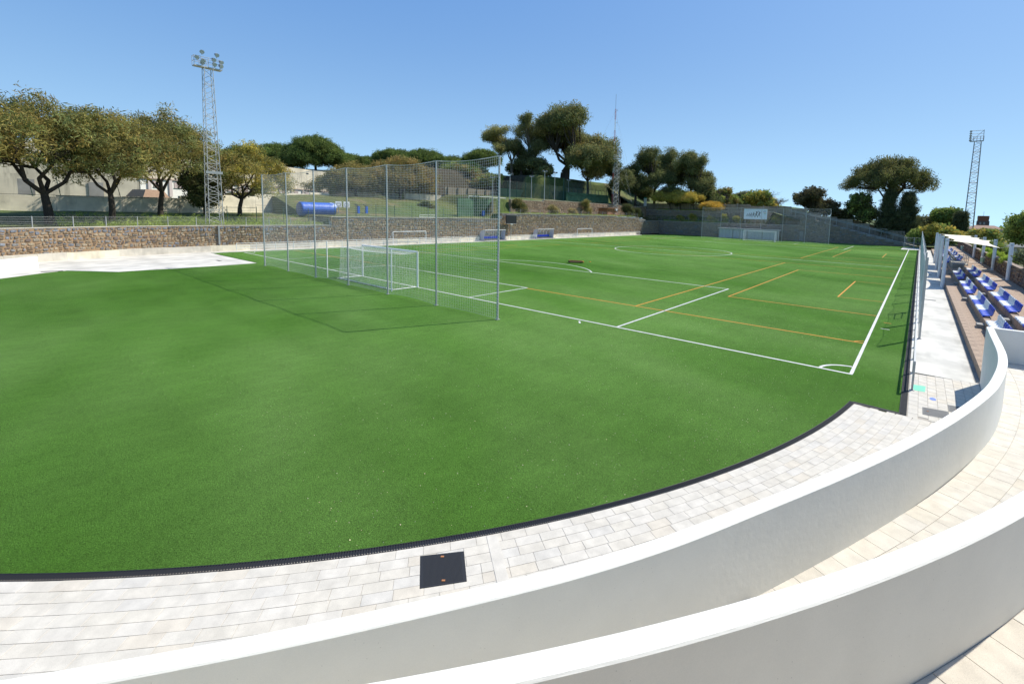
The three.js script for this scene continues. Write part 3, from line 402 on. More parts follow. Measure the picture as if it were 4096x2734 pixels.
{ // second terrace wall, far end walls
  stoneWall('upper_stone_wall', 'upper rubble stone wall above the scoreboard terrace', [[-70, -53.5], [-70, -104], [-69, -114.2]], { y0: 5, y1: (s) => s < 11.2 ? 8.2 : s < 46 ? 8.6 - 0.005 * s : 8.25, steps: [11.2, 46], seed: 9, sw: 0.55, sh: 0.36, parts: 250, pal: [[0.35, 0.25, 0.16], [0.3, 0.2, 0.13], [0.4, 0.3, 0.2], [0.25, 0.18, 0.12]] });
  stoneWall('far_stone_wall', 'grey brown stone wall behind the far goal', [[-62.95, -111.9], [-23.2, -111.9]], { y0: -0.1, y1: 4.0, pal: palDark, mortar: M.mortarGrey, seed: 12, sw: 0.6, sh: 0.4, parts: 200 });
  stoneWall('far_upper_stone_wall', 'upper dark stone wall above the far ledge with bushes', [[-69, -114.3], [-23.1, -114.3]], { y0: 3.9, y1: (s) => s < 39 ? 7.4 : 6.6, steps: [39], pal: palDark, mortar: M.mortarGrey, seed: 13, sw: 0.6, sh: 0.4, parts: 200 });
  const n = 12, x0 = -23.2, x1 = -1.3, h0 = 6.4, st = [...Array(n - 1).keys()].map((k) => (k + 1) * (x1 - x0) / n);
  stoneWall('stepped_stone_wall', 'dark stone wall with stepped top descending beside the stairs', [[x0, -111.9], [x1, -111.9]], { y0: -0.1, y1: (s) => h0 - Math.floor(s / (x1 - x0) * n - 1e-6) * h0 / n - 0.15, steps: st, pal: palDark, mortar: M.mortarGrey, seed: 14, sw: 0.6, sh: 0.4, parts: 160, thick: 0.5, capM: M.concGrey });
  structure('far_stairs', (() => { const g = new MB(); for (let k = 0; k < 40; k++) { const a = lerp(-23.2, 2.4, k / 40), b = lerp(-23.2, 2.4, (k + 1) / 40), y = lerp(6.3, 0, (k + 1) / 40); g.box((a + b) / 2, y / 2 - 0.05, -113.6, b - a, y + 0.1, 2.9); } return g; })(), M.concGrey);
  // precast concrete fence behind
  const f = thing('precast_concrete_fence', 'brown grey precast panel fence on the slope behind the far goal', 'fence'); const topY = (x) => x < -40 ? 9.4 : x < -27 ? lerp(9.4, 8.8, (x + 40) / 13) : x < 3 ? lerp(8.8, 2.1, (x + 27) / 30) : 2.1;
  const xs = []; for (let x = -84; x < 6.5; x += 3.6) xs.push(x); xs.forEach((x, k) => { const y = Math.round(topY(x + 1.8) * 2) / 2, b = Math.max(-0.2, y - (x < -30 ? 2.6 : 3.4)); for (let e = 0; e < (x < -30 ? 4 : 5); e++) { const hh = (y - b) / (x < -30 ? 4 : 5); mesh('panel', new MB().box(x + 1.8, b + hh * (e + 0.5), -116.5, 3.44, hh - 0.015, 0.08), M.concDull, f); } mesh('post', new MB().box(x, (y + b) / 2 + 0.1, -116.5, 0.15, y - b + 0.3, 0.16), M.concGrey, f); });
  const h = thing('stair_handrail', 'dark tubular handrails sloping down beside the far stairs', 'handrail'); for (const d of [0, 0.28]) mesh('rail', new MB().path([V(-26, 8.0 - d, -112.3), V(-16.85, 6.15 - d, -112.3), V(-4.5, 3.2 - d, -112.3), V(2.6, 1.15 - d, -112.3)], 0.06, 6), M.galvDull, h); for (let k = 0; k < 12; k++) { const x = -24.5 + k * 2.35, y = lerp(7.7, 1.15, (x + 24.5) / 27.1); mesh('post', new MB().beam(V(x, Math.max(0.02, y - 1.5), -112.3), V(x, y, -112.3), 0.045, 6), M.galvDull, h); }
}
// concrete wall end, gate at the far right corner
{ const t = thing('far_corner_gate', 'grey metal mesh gate in the far right corner of the pitch', 'gate'); for (const x of [-1.0, 0.7, 2.1]) mesh('post', new MB().box(x, 1.2, -104.5, 0.12, 2.4, 0.12), M.galvDull, t); for (const y of [0.15, 1.15, 2.3]) mesh('rail', new MB().beam(V(-1, y, -104.5), V(2.1, y, -104.5), 0.03, 5), M.galvDull, t); const g = new MB(); for (let x = -0.9; x < 2.05; x += 0.1) g.beam(V(x, 0.1, -104.5), V(x, 2.3, -104.5), 0.006, 3, 0.006, false); stuff(mesh('mesh_wires', g, M.galvDull, t)); }

// ---------------------------------------------------------------- fences and fittings on the left side
{ // white three-rail fence in sections
  const sec = [[0.4, -36.6, 'white three rail barrier along the near left touchline'], [-44.2, -52.4, 'short white rail barrier between the two dugouts'], [-59, -96.5, 'white rail barrier along the far left touchline']];
  for (const [a, b, label] of sec) { const t = thing('rail_barrier', label, 'barrier'), n = Math.round((a - b) / 2.05); for (const y of [0.98, 0.72, 0.42]) mesh('rail', new MB().beam(V(-61.2, y, a), V(-61.2, y, b), y > 0.9 ? 0.032 : 0.026, 6), M.whitePaint, t); for (let k = 0; k <= n; k++) { const z = lerp(a, b, k / n); mesh('post', new MB().beam(V(-61.2, 0, z), V(-61.2, 0.98, z), 0.03, 6), M.whitePaint, t); } }
}
{ // wire mesh fence on top of the wall
  const t = thing('wire_mesh_fence', 'low galvanised mesh fence on top of the left stone wall', 'fence'), P = [[-56.8, 21.2], [-59.35, 15.85], [-60.55, 13.3], [-61.6, 11.0], [-62.3, 8.6], [-62.75, 6.1], [-62.95, 3.6], [-63.1, 1.2], [-63.2, -1.3], [-63.25, -3.8], [-63.25, -6.3], [-63.25, -8.8], [-63.25, -11.2]], g = new MB();
  P.forEach(([x, z], k) => { mesh('post', new MB().beam(V(x, 2.95, z), V(x, 4.0, z), 0.035, 6), M.galv, t); if (k) { const [a, c] = P[k - 1]; for (let y = 0; y < 7; y++) g.beam(V(a, 3.05 + y * 0.15, c), V(x, 3.05 + y * 0.15, z), y === 3 || y === 6 ? 0.007 : 0.004, 3, undefined, false); const n = Math.round(Math.hypot(x - a, z - c) / 0.07); for (let e = 1; e < n; e++) { const X = lerp(a, x, e / n), Z = lerp(c, z, e / n); g.beam(V(X, 3.05, Z), V(X, 3.96, Z), 0.0025, 3, undefined, false); } } });
  stuff(mesh('wire_mesh', g, M.galv, t));
  const t2 = thing('wire_mesh_fence', 'thin grey wire fence on top of the scoreboard terrace wall', 'fence'), g2 = new MB(); for (let k = 0; k <= 17; k++) { const z = -46.5 - k * 3.05; mesh('post', new MB().beam(V(-63.3, 4.9, z), V(-63.3, 6.15, z), 0.03, 5), M.galvDull, t2); } for (let y = 0; y < 6; y++) g2.beam(V(-63.3, 5.15 + y * 0.19, -46.5), V(-63.3, 5.15 + y * 0.19, -98.3), 0.006, 3); stuff(mesh('wires', g2, M.galvDull, t2));
  const t3 = thing('wire_mesh_fence', 'thin grey wire fence on the far ledge above the shaded wall', 'fence'), g3 = new MB(); for (let k = 0; k <= 13; k++) { const x = -62.5 + k * 3.0; mesh('post', new MB().beam(V(x, 4.0, -112.15), V(x, 5.2, -112.15), 0.03, 5), M.galvDull, t3); } for (let y = 0; y < 5; y++) g3.beam(V(-62.5, 4.25 + y * 0.22, -112.15), V(-23.5, 4.25 + y * 0.22, -112.15), 0.008, 3); stuff(mesh('wires', g3, M.galvDull, t3));
}
function dugout(label, z0, z1) { // clear curved shelter with a row of blue seats
  const t = thing('team_dugout', label, 'dugout'), x = -62.3, n = 5; mesh('floor_slab', new MB().box(x + 0.1, 0.07, (z0 + z1) / 2, 1.5, 0.08, z0 - z1 + 0.1), M.concGrey, t);
  const prof = [[-0.62, 0.1], [-0.66, 1.0], [-0.6, 1.45], [-0.4, 1.8], [0.0, 1.98], [0.62, 2.05]]; const g = new MB(); for (let k = 0; k + 1 < prof.length; k++) { const [a, b] = prof[k], [c, d] = prof[k + 1]; g.quad(V(x + a, b, z0), V(x + a, b, z1), V(x + c, d, z1), V(x + c, d, z0)); } mesh('clear_canopy', g, M.acrylic, t);
  for (const z of [z0, z1]) { const e = new MB(), S = prof.map(([a, b]) => V(x + a, b, z)); S.push(V(x + 0.5, 1.1, z), V(x + 0.45, 0.1, z)); for (let k = 1; k + 1 < S.length; k++) e.tri(S[0], S[k], S[k + 1]); mesh('side_panel', e, new THREE.MeshStandardMaterial({ color: rgb(0.62, 0.6, 0.68), roughness: 0.4, side: THREE.DoubleSide }), t); }
  for (let k = 0; k <= n; k++) { const z = lerp(z0 - 0.01, z1 + 0.01, k / n); mesh('hoop', new MB().path(prof.map(([a, b]) => V(x + a, b, z)), 0.028, 5), M.whitePaint, t); }
  mesh('front_rail', new MB().beam(V(x + 0.62, 2.05, z0), V(x + 0.62, 2.05, z1), 0.045, 6), M.whitePaint, t); mesh('seat_bar', new MB().beam(V(x - 0.2, 0.4, z0), V(x - 0.2, 0.4, z1), 0.03, 5), M.galvDull, t);
  const m = Math.floor((z0 - z1 - 0.4) / 0.52); for (let k = 0; k < m; k++) { const z = z0 - 0.45 - k * 0.52; const s = new MB(); s.box(x - 0.12, 0.47, z, 0.4, 0.05, 0.42).box(x - 0.34, 0.66, z, 0.05, 0.36, 0.42); mesh('blue_seat', s, M.blueSeat, t); }
}
dugout('clear curved team dugout with blue seats left of the scoreboard', -38.4, -43.8); dugout('clear curved team dugout with blue seats right of the scoreboard', -53.2, -58.6);
function smallGoal(label, z0, z1, x) { const t = thing('small_goal', label, 'goal'); mesh('crossbar', new MB().beam(V(x, 2.0, z0), V(x, 2.0, z1), 0.05, 8), M.whitePaint, t); for (const z of [z0, z1]) { mesh('goalpost', new MB().beam(V(x, 0.03, z), V(x, 2.0, z), 0.05, 8), M.whitePaint, t); mesh('stay', new MB().beam(V(x, 1.4, z), V(x - 0.25, 1.9, z), 0.02, 5).beam(V(x, 1.2, z), V(x - 0.3, 0.8, z), 0.02, 5), M.whitePaint, t); } }
smallGoal('small white goal stored against the stone wall behind the net', -20.2, -26.1, -62.1); smallGoal('small white goal stored against the wall beyond the dugouts', -67.9, -74.0, -62.2);
{ const t = thing('scoreboard', 'black scoreboard panel on a post in front of the stone wall', 'scoreboard'); mesh('panel', new MB().box(-62.2, 4.03, -45.83, 0.16, 1.66, 2.78), M.black, t); mesh('frame', new MB().beam(V(-62.09, 4.87, -44.43), V(-62.09, 4.87, -47.23), 0.03, 4).beam(V(-62.09, 3.19, -44.43), V(-62.09, 3.19, -47.23), 0.03, 4), M.galvDull, t); mesh('post', new MB().beam(V(-62.25, 0, -45.83), V(-62.25, 3.2, -45.83), 0.06, 8), M.galvDull, t); mesh('speaker_box', new MB().box(-62.1, 3.08, -45.83, 0.2, 0.14, 0.42), M.whitePaint, t); }
{ // blue tarpaulin roll
  const t = thing('tarpaulin_roll', 'large roll wrapped in blue tarpaulin lying behind the stone wall', 'roll'), g = new MB(), n = 22, m = 30, x = -72, y = 5.1, r0 = 1.07, z0 = -10.9, z1 = -16.0, R = (k, e) => r0 * (1 + 0.035 * (fbm(k * 0.9 + 5, e * 0.8 + 5, 401, 4096, 3) - 0.5) * 2), ids = [];
  for (let k = 0; k <= m; k++) { ids.push([]); for (let e = 0; e <= n; e++) { const a = e / n * 2 * Math.PI, rr = R(k, e % n) * (k === 0 || k === m ? 0.92 : 1), z = lerp(z0, z1, k / m); ids[k].push(g.v(x + rr * Math.cos(a), y + rr * Math.sin(a) * 0.98, z, Math.cos(a), Math.sin(a), 0, a, z)); } }
  for (let k = 0; k < m; k++) for (let e = 0; e < n; e++) g.i.push(ids[k][e], ids[k + 1][e], ids[k + 1][e + 1], ids[k][e], ids[k + 1][e + 1], ids[k][e + 1]); for (const [k, z] of [[0, z0], [m, z1]]) { const c = g.v(x, y, z, 0, 0, k ? -1 : 1, 0, 0); for (let e = 0; e < n; e++) g.i.push(c, ids[k][e], ids[k][e + 1]); }
  const q = g.geo(); q.computeVertexNormals(); mesh('blue_wrap', q, M.tarp, t); const w = new MB(); for (let e = 0; e < 10; e++) { const a = 0.3 + e * 0.28, b = a + 0.24; w.quad(V(x + 1.11 * Math.cos(a), y + 1.09 * Math.sin(a), z1 + 0.9 - 0.3 * (e % 3)), V(x + 1.11 * Math.cos(b), y + 1.09 * Math.sin(b), z1 + 0.8 - 0.25 * ((e + 1) % 3)), V(x + 1.03 * Math.cos(b), y + 1.02 * Math.sin(b), z1 - 0.12), V(x + 1.03 * Math.cos(a), y + 1.02 * Math.sin(a), z1 - 0.12)); } mesh('loose_cover_end', w, mat(0.35, 0.45, 0.75, 0.5), t);
}
// cream boundary wall with panels, and what stands behind it
{
  const t = thing('cream_boundary_wall', 'long cream boundary wall behind the left row of trees', 'wall'), x = -77, tops = [[24, 5.6], [17, 5.75], [10.2, 5.98], [1.5, 6.2], [-7, 6.65], [-13.3, 7.25], [-17.5, 7.7], [-24, 8.2]], top = (z) => { for (let k = 0; k + 1 < tops.length; k++) if (z >= tops[k + 1][0]) return lerp(tops[k][1], tops[k + 1][1], clamp((tops[k][0] - z) / (tops[k][0] - tops[k + 1][0]))); return 8.2; };
  const ptz = (z) => z > 2 ? [x, z] : [x - 0.5 * (2 - z), z], b = [30, 24]; for (let z = 24; z > -24; z -= z > 3 ? 5.5 : 5.3) b.push(Math.max(-23.6, z - (z > 3 ? 5.5 : 5.3)));
  const topB = (z) => z > 2 ? top(z) : lerp(6.2, 8.25, (2 - z) / 25.6); for (let k = 0; k + 1 < b.length; k++) { const [xa, za] = ptz(b[k]), [xb, zb] = ptz(b[k + 1]), L = Math.hypot(xb - xa, zb - za) - 0.02, ry = Math.atan2(xb - xa, zb - za), y = topB((za + zb) / 2), cx = (xa + xb) / 2, cz = (za + zb) / 2, gap = Math.sin(ry); mesh('wall_panel', new MB().box(cx, (y + 3) / 2, cz, 0.25, y - 3, L, ry), M.cream, t); mesh('panel_joint', new MB().box(xb, (y + 3) / 2 - 0.02, zb, 0.256, y - 3.04, 0.03, ry), M.concGrey, t); mesh('ledge', new MB().box(cx + 0.15, y - 1.75, cz, 0.05, 0.05, L, ry), M.conc, t); }
  const p = thing('fence_pole', 'thin dark leaning poles with wire along the cream wall top', 'poles'); for (const [z, l] of [[14.7, 1.9], [7.6, 1.3], [3.4, 1.6], [12.6, 2.1]]) mesh('pole', new MB().beam(V(-77, top(z) - 0.1, z), V(-76.9, top(z) + l, z + 0.25), 0.035, 5), M.greenMetal, p); mesh('wire', new MB().beam(V(-76.85, 5.9, 24), V(-76.85, 6.05, 5), 0.02, 4), M.black, p);
}
{ // tall concrete hall
  const t = thing('concrete_hall', 'tall weathered concrete hall with white lower wall behind the trees', 'building');
  const seg = (name, P, Q, y0, y1, th, m, n = 1, off = 0, par = t) => { const L = Math.hypot(Q[0] - P[0], Q[1] - P[1]), ry = Math.atan2(Q[0] - P[0], Q[1] - P[1]), nx = -(Q[1] - P[1]) / L, nz = (Q[0] - P[0]) / L; let last; for (let k = 0; k < n; k++) { const f = (k + 0.5) / n; last = mesh(name, new MB().box(lerp(P[0], Q[0], f) + nx * off, (y0 + y1) / 2, lerp(P[1], Q[1], f) + nz * off, th, y1 - y0, L / n - 0.03, ry), m, par); } return last; };
  const A = [-99, 46], B = [-100, 2], Cc = [-119.6, -37.2], D = [-138, -28], on = (f) => [lerp(B[0], Cc[0], f), lerp(B[1], Cc[1], f)];
  seg('concrete_panel', A, B, 4.2, 13.9, 0.5, M.concWall, 5); seg('concrete_panel', B, Cc, 9.5, 14.3, 0.5, M.concWall, 6); seg('side_wall', Cc, D, 5, 14.3, 0.4, M.concWall, 2); seg('lower_wall', B, Cc, 4.5, 9.35, 0.5, M.plaster, 1, 0.05); seg('ledge', B, Cc, 9.35, 9.52, 0.5, mat(0.34, 0.25, 0.21, 0.9), 1, 0.3); for (const z of [14, 7]) mesh('render_patch', new MB().box(-99.5, 7.2, z, 0.1, 2.2, 1.6), M.concGrey, t);
  mesh('roof', new MB().slab([[-99.5, 45], [-100, 2], [-119.4, -36.8], [-137, -28], [-125, 45]], 13.6, 13.8), M.concGrey, t);
  for (let k = 0; k < 13; k++) { const f = (k + 0.3) / 13, P = on(f), Q = on(f + 0.012); seg('pilaster', P, Q, 6.5, 9.3, 0.25, mat(0.55, 0.47, 0.43, 0.9), 1, 0.42); const w = seg('window', on(f + 0.022), on(f + 0.052), 8.1, 9.0, 0.1, mat(0.45, 0.36, 0.33, 0.7), 1, 0.33); seg('sill', on(f + 0.02), on(f + 0.054), 8.02, 8.1, 0.16, M.concGrey, 1, 0.36, w); }
  for (const f of [0.62, 0.83]) seg('vent_opening', on(f), on(f + 0.018), 13.2, 13.5, 0.06, M.glassDark, 1, 0.27); mesh('downpipe', new MB().beam(V(Cc[0] + 0.45, 9.4, Cc[1] + 0.2), V(Cc[0] + 0.45, 14.2, Cc[1] + 0.2), 0.1, 6), mat(0.2, 0.14, 0.12, 0.7), t);
  const s = thing('earth_bank', 'heap of orange brown earth behind the cream wall', 'earth'); for (const [z, l] of [[26, 12], [2.5, 5]]) mesh('heap', new MB().slab([[-92, z + l / 2], [-86, z + l / 2 - 1], [-86, z - l / 2 + 1], [-92, z - l / 2]], 4, 7.3, 1.2), mat(0.5, 0.32, 0.2, 0.95, { map: grainTex }), s);
}
{ // basketball backboards and folded frames
  const t = thing('basketball_goal', 'pair of white basketball backboards stored beyond the blue roll', 'basketball hoop'); for (const z of [-17.3, -18.6]) { const b = mesh('backboard', new MB().box(-73, 5.95, z, 0.06, 0.95, 1.0), M.whitePaint, t); mesh('target_frame', new MB().beam(V(-72.96, 6.15, z - 0.28), V(-72.96, 6.15, z + 0.28), 0.025, 4).beam(V(-72.96, 5.7, z - 0.28), V(-72.96, 5.7, z + 0.28), 0.025, 4).beam(V(-72.96, 5.7, z - 0.28), V(-72.96, 6.15, z - 0.28), 0.025, 4).beam(V(-72.96, 5.7, z + 0.28), V(-72.96, 6.15, z + 0.28), 0.025, 4), M.black, b); const h = []; for (let k = 0; k <= 12; k++) h.push(V(-72.72 + 0.22 * Math.cos(k / 6 * Math.PI), 5.65, z + 0.22 * Math.sin(k / 6 * Math.PI))); mesh('hoop', new MB().path(h, 0.02, 4), M.rust, b); mesh('post', new MB().beam(V(-73.1, 4.1, z), V(-73.1, 5.9, z), 0.06, 6), M.galvDull, t); }
  const u = thing('padded_hoop_stand', 'two upright blue padded posts of a basketball stand behind wall', 'stand'); for (const z of [-20.6, -22.0]) { const p = mesh('blue_pad', new MB().box(-73, 4.95, z, 0.3, 1.6, 0.35, 0.15), M.tarp, u); mesh('top_arm', new MB().beam(V(-73, 5.75, z), V(-72.6, 6.05, z + 0.7), 0.07, 5), M.black, p); } mesh('cross_arm', new MB().beam(V(-73, 6.0, -19.8), V(-73, 6.0, -23), 0.05, 5), M.black, u);
  const v = thing('low_goal_frame', 'small white frame goal on the lawn edge behind the wall', 'goal frame'); mesh('frame', new MB().beam(V(-66, 4.15, -27.6), V(-66, 4.55, -27.6), 0.03, 5).beam(V(-66, 4.55, -27.6), V(-66, 4.55, -30.9), 0.03, 5).beam(V(-66, 4.55, -30.9), V(-66, 4.15, -30.9), 0.03, 5).beam(V(-66, 4.2, -27.6), V(-66, 4.2, -30.9), 0.03, 5), M.whitePaint, v);
  const f = thing('green_post_fence', 'green post and wire fence along the lawn edge', 'fence'), g = new MB(); for (let k = 0; k < 14; k++) { const z = -0.5 - k * 3.2, x = -67 + (z < -12 ? 1 : 0), y = hillY(x, z); mesh('post', new MB().beam(V(x, y, z), V(x, y + 2.0, z), 0.04, 5), M.greenMetal, f); if (k) for (let e = 0; e < 5; e++) { const zp = z + 3.2, xp = -67 + (zp < -12 ? 1 : 0), yp = hillY(xp, zp); g.beam(V(xp, yp + 0.2 + e * 0.42, zp), V(x, y + 0.2 + e * 0.42, z), 0.008, 3, undefined, false); } } stuff(mesh('wires', g, M.greenMetal, f));
}
{ // pelota and tennis courts on the upper terrace
  const t = thing('green_court_wall', 'dark green court wall behind the net and the hedge', 'court wall'); for (let k = 0; k < 4; k++) mesh('wall_panel', new MB().box(-72, 6.0, -40.5 - k * 4 - 2, 0.3, 4.0, 3.97), k % 2 ? M.greenDark : M.greenWall, t); mesh('top_bar', new MB().beam(V(-71.9, 8.5, -43.3), V(-71.9, 8.5, -53.8), 0.05, 5), M.whitePaint, t); mesh('bar_post', new MB().beam(V(-71.9, 7.9, -43.3), V(-71.9, 8.5, -43.3), 0.05, 5).beam(V(-71.9, 7.9, -53.8), V(-71.9, 8.5, -53.8), 0.05, 5), M.whitePaint, t);
  const b = thing('blue_bin', 'blue plastic panels leaning on the dark green court wall', 'panel'); for (const z of [-47, -50.8, -53.6]) mesh('panel', new MB().box(-71.6, 5.1, z, 0.25, 1.1, 0.5), M.tarp, b);
  const u = thing('green_court_wall', 'sunlit green tennis practice wall on the upper terrace', 'court wall'); for (let k = 0; k < 4; k++) { const a = -81 - k * 5.36; mesh('wall_panel', new MB().box(-76, 10.2, a - 2.68, 0.3, 2.35, 5.33), M.greenWall, u); } mesh('end_wall', new MB().box(-80, 10.3, -80.9, 8, 2.5, 0.3), M.greenDark, u); for (let k = 0; k < 13; k++) { const z = -80.8 - k * 1.79; mesh('rail_post', new MB().beam(V(-76, 11.3, z), V(-76, 12.6, z), 0.06, 5), M.greenMetal, u); } mesh('rail', new MB().beam(V(-76, 12.58, -80.8), V(-76, 12.58, -102.3), 0.06, 5), M.greenMetal, u); const g = new MB(); for (let z = -81; z > -102.3; z -= 0.25) g.beam(V(-76, 11.3, z), V(-76, 12.5, z), 0.014, 3, undefined, false); stuff(mesh('mesh_wires', g, M.galvDull, u)); const cu = new MB(); for (let k = 0; k < 3; k++) { const pts = []; for (let e = 0; e <= 10; e++) { const q = e / 10; pts.push(V(-75.8, 11.2 - 0.7 * Math.sin(q * Math.PI), -81.2 - k * 5.36 - q * 5.2)); } cu.path(pts, 0.04, 4); } mesh('hanging_cable', cu, M.black, u);
  const s = thing('court_screen_net', 'sagging dark screen net above the tennis practice wall', 'screen net'); for (const [z, h] of [[-80.2, 15.1], [-91.2, 15.2], [-101.9, 15.0]]) mesh('post', new MB().beam(V(-76.3, 9.1, z), V(-76.3, h, z), 0.09, 6), M.greenMetal, s); { const g2 = new MB(); for (let e = 0; e <= 150; e++) { const q = e / 150, z = lerp(-80.2, -101.9, q), y = 15.1 - 0.9 * Math.abs(Math.sin(q * Math.PI * 2)); g2.beam(V(-76.3, 12.6, z), V(-76.3, y, z), 0.016, 3, undefined, false); } for (let y = 12.6; y < 14.2; y += 0.16) g2.beam(V(-76.3, y, -80.2), V(-76.3, y, -101.9), 0.016, 3, undefined, false); stuff(mesh('net', g2, M.darkCord, s)); }
  const f = thing('green_mesh_fence', 'tall green mesh fence round the tennis court', 'fence'), gf = new MB(); for (let k = 0; k <= 8; k++) { const z = -55 - k * 3.05; mesh('post', new MB().beam(V(-75.5, 8.8, z), V(-75.5, 12.7, z), 0.06, 5), M.greenMetal, f); } for (let z = -55; z > -79.4; z -= 0.22) gf.beam(V(-75.5, 8.9, z), V(-75.5, 12.6, z), 0.012, 3, undefined, false); for (let y = 8.9; y < 12.7; y += 0.22) gf.beam(V(-75.5, y, -55), V(-75.5, y, -79.4), 0.012, 3, undefined, false); stuff(mesh('mesh_wires', gf, M.greenMetal, f));
  const w2 = thing('green_court_wall', 'pale green tennis court wall seen through the green fence', 'court wall'); mesh('wall', new MB().box(-87.5, 10.4, -75, 0.3, 2.6, 17), M.greenWall, w2);
  const w3 = thing('grey_court_wall', 'grey concrete court wall below the pine trees', 'wall'); mesh('wall', new MB().box(-88, 9.4, -57.8, 0.4, 3.2, 16.6), M.concDull, w3); mesh('return_wall', new MB().box(-88.3, 8.1, -44.3, 0.3, 1.7, 10), M.concWall, w3); for (let k = 0; k < 6; k++) mesh('pilaster', new MB().box(-87.7, 9.4, -50.5 - k * 3, 0.3, 3.25, 0.35), M.concDull, w3);
  for (const [x, z, y0, y1, l] of [[-70.3, -48.4, 5.0, 12.5, 'twin floodlight pole beside the dark green court wall'], [-71.5, -54.7, 8.2, 13.7, 'slim grey floodlight pole at the start of the upper wall'], [-71.2, -66.2, 8.5, 15.3, 'twin floodlight pole rising behind the upper stone wall'], [-74, -73.5, 9, 15.7, 'twin floodlight pole at the tennis court screen'], [-78, -69, 9, 14.5, 'slim lamp pole inside the green fence'], [-77.5, -83.9, 9.1, 14.6, 'slim lamp pole behind the practice wall'], [-77.5, -94.6, 9.1, 16, 'twin floodlight pole at the right of the practice wall']]) { const p = thing('floodlight_pole', l, 'light pole', 'tennis court light poles'); mesh('pole', new MB().beam(V(x, y0, z), V(x, y1, z), 0.09, 6, 0.06), M.galv, p); mesh('arm', new MB().beam(V(x, y1, z - 0.6), V(x, y1, z + 0.6), 0.05, 5), M.galv, p); for (const s2 of [-0.5, 0.5]) { const e = mesh('floodlight', new MB().box(x + 0.1, y1 + 0.2, z + s2, 0.3, 0.32, 0.5), M.galvDull, p); mesh('lens', new MB().box(x + 0.27, y1 + 0.18, z + s2, 0.03, 0.26, 0.42), M.glassDark, e); } }
  const h = thing('orange_hut', 'small orange utility hut with an air conditioner on the terrace', 'hut'); mesh('walls', new MB().box(-67.2, 6.1, -89.0, 3, 2.1, 5.6), M.rust, h); mesh('roof', new MB().box(-67.1, 7.25, -89.0, 3.5, 0.16, 6.3), mat(0.5, 0.24, 0.12, 0.85, { map: grainTex }), h); mesh('air_conditioner', new MB().box(-65.55, 6.95, -90.2, 0.4, 0.6, 0.85), M.whitePaint, h); mesh('door', new MB().box(-67, 5.95, -91.84, 0.9, 1.8, 0.06), mat(0.42, 0.2, 0.1, 0.8), h);
  const e = thing('flat_roof_building', 'low cream building with flat tiled roof behind the tower', 'building'); mesh('walls', new MB().box(-89, 10.3, -124, 8, 2.8, 15.5), M.cream, e); mesh('roof', new MB().box(-89, 11.9, -124, 9, 0.35, 16.6), M.roof, e); mesh('screen', new MB().box(-85, 12.9, -133, 0.1, 1.6, 4), mat(0.25, 0.15, 0.1, 0.8), e); for (let k = 0; k < 4; k++) mesh('window', new MB().box(-84.97, 10.6, -118.6 - k * 3.6, 0.08, 1.0, 1.6), M.glassDark, e);
  const q = thing('sign_totem', 'upright white totem sign with green top on the far terrace', 'sign'); mesh('panel', new MB().box(-70.3, 9.9, -116.0, 1.0, 2.6, 0.2), M.whitePaint, q); mesh('green_top', new MB().box(-70.3, 11.25, -115.99, 1.02, 0.3, 0.24), mat(0.03, 0.3, 0.22, 0.6), q); for (const d of [-0.4, 0.4]) mesh('leg', new MB().beam(V(-70.3 + d, 7.6, -116), V(-70.3 + d, 8.7, -116), 0.05, 5), M.galvDull, q);
  const sf = thing('shelter_frame', 'dark timber pergola posts beside the yellow shrubs', 'pergola'); for (let k = 0; k < 9; k++) mesh('post', new MB().beam(V(-59.5 + k * 0.85, 7.3, -117.6), V(-59.5 + k * 0.85, 9.9, -117.6), 0.08, 5), M.bark, sf); mesh('beam', new MB().beam(V(-60, 9.9, -117.6), V(-52.4, 9.9, -117.6), 0.09, 5), M.bark, sf);
}

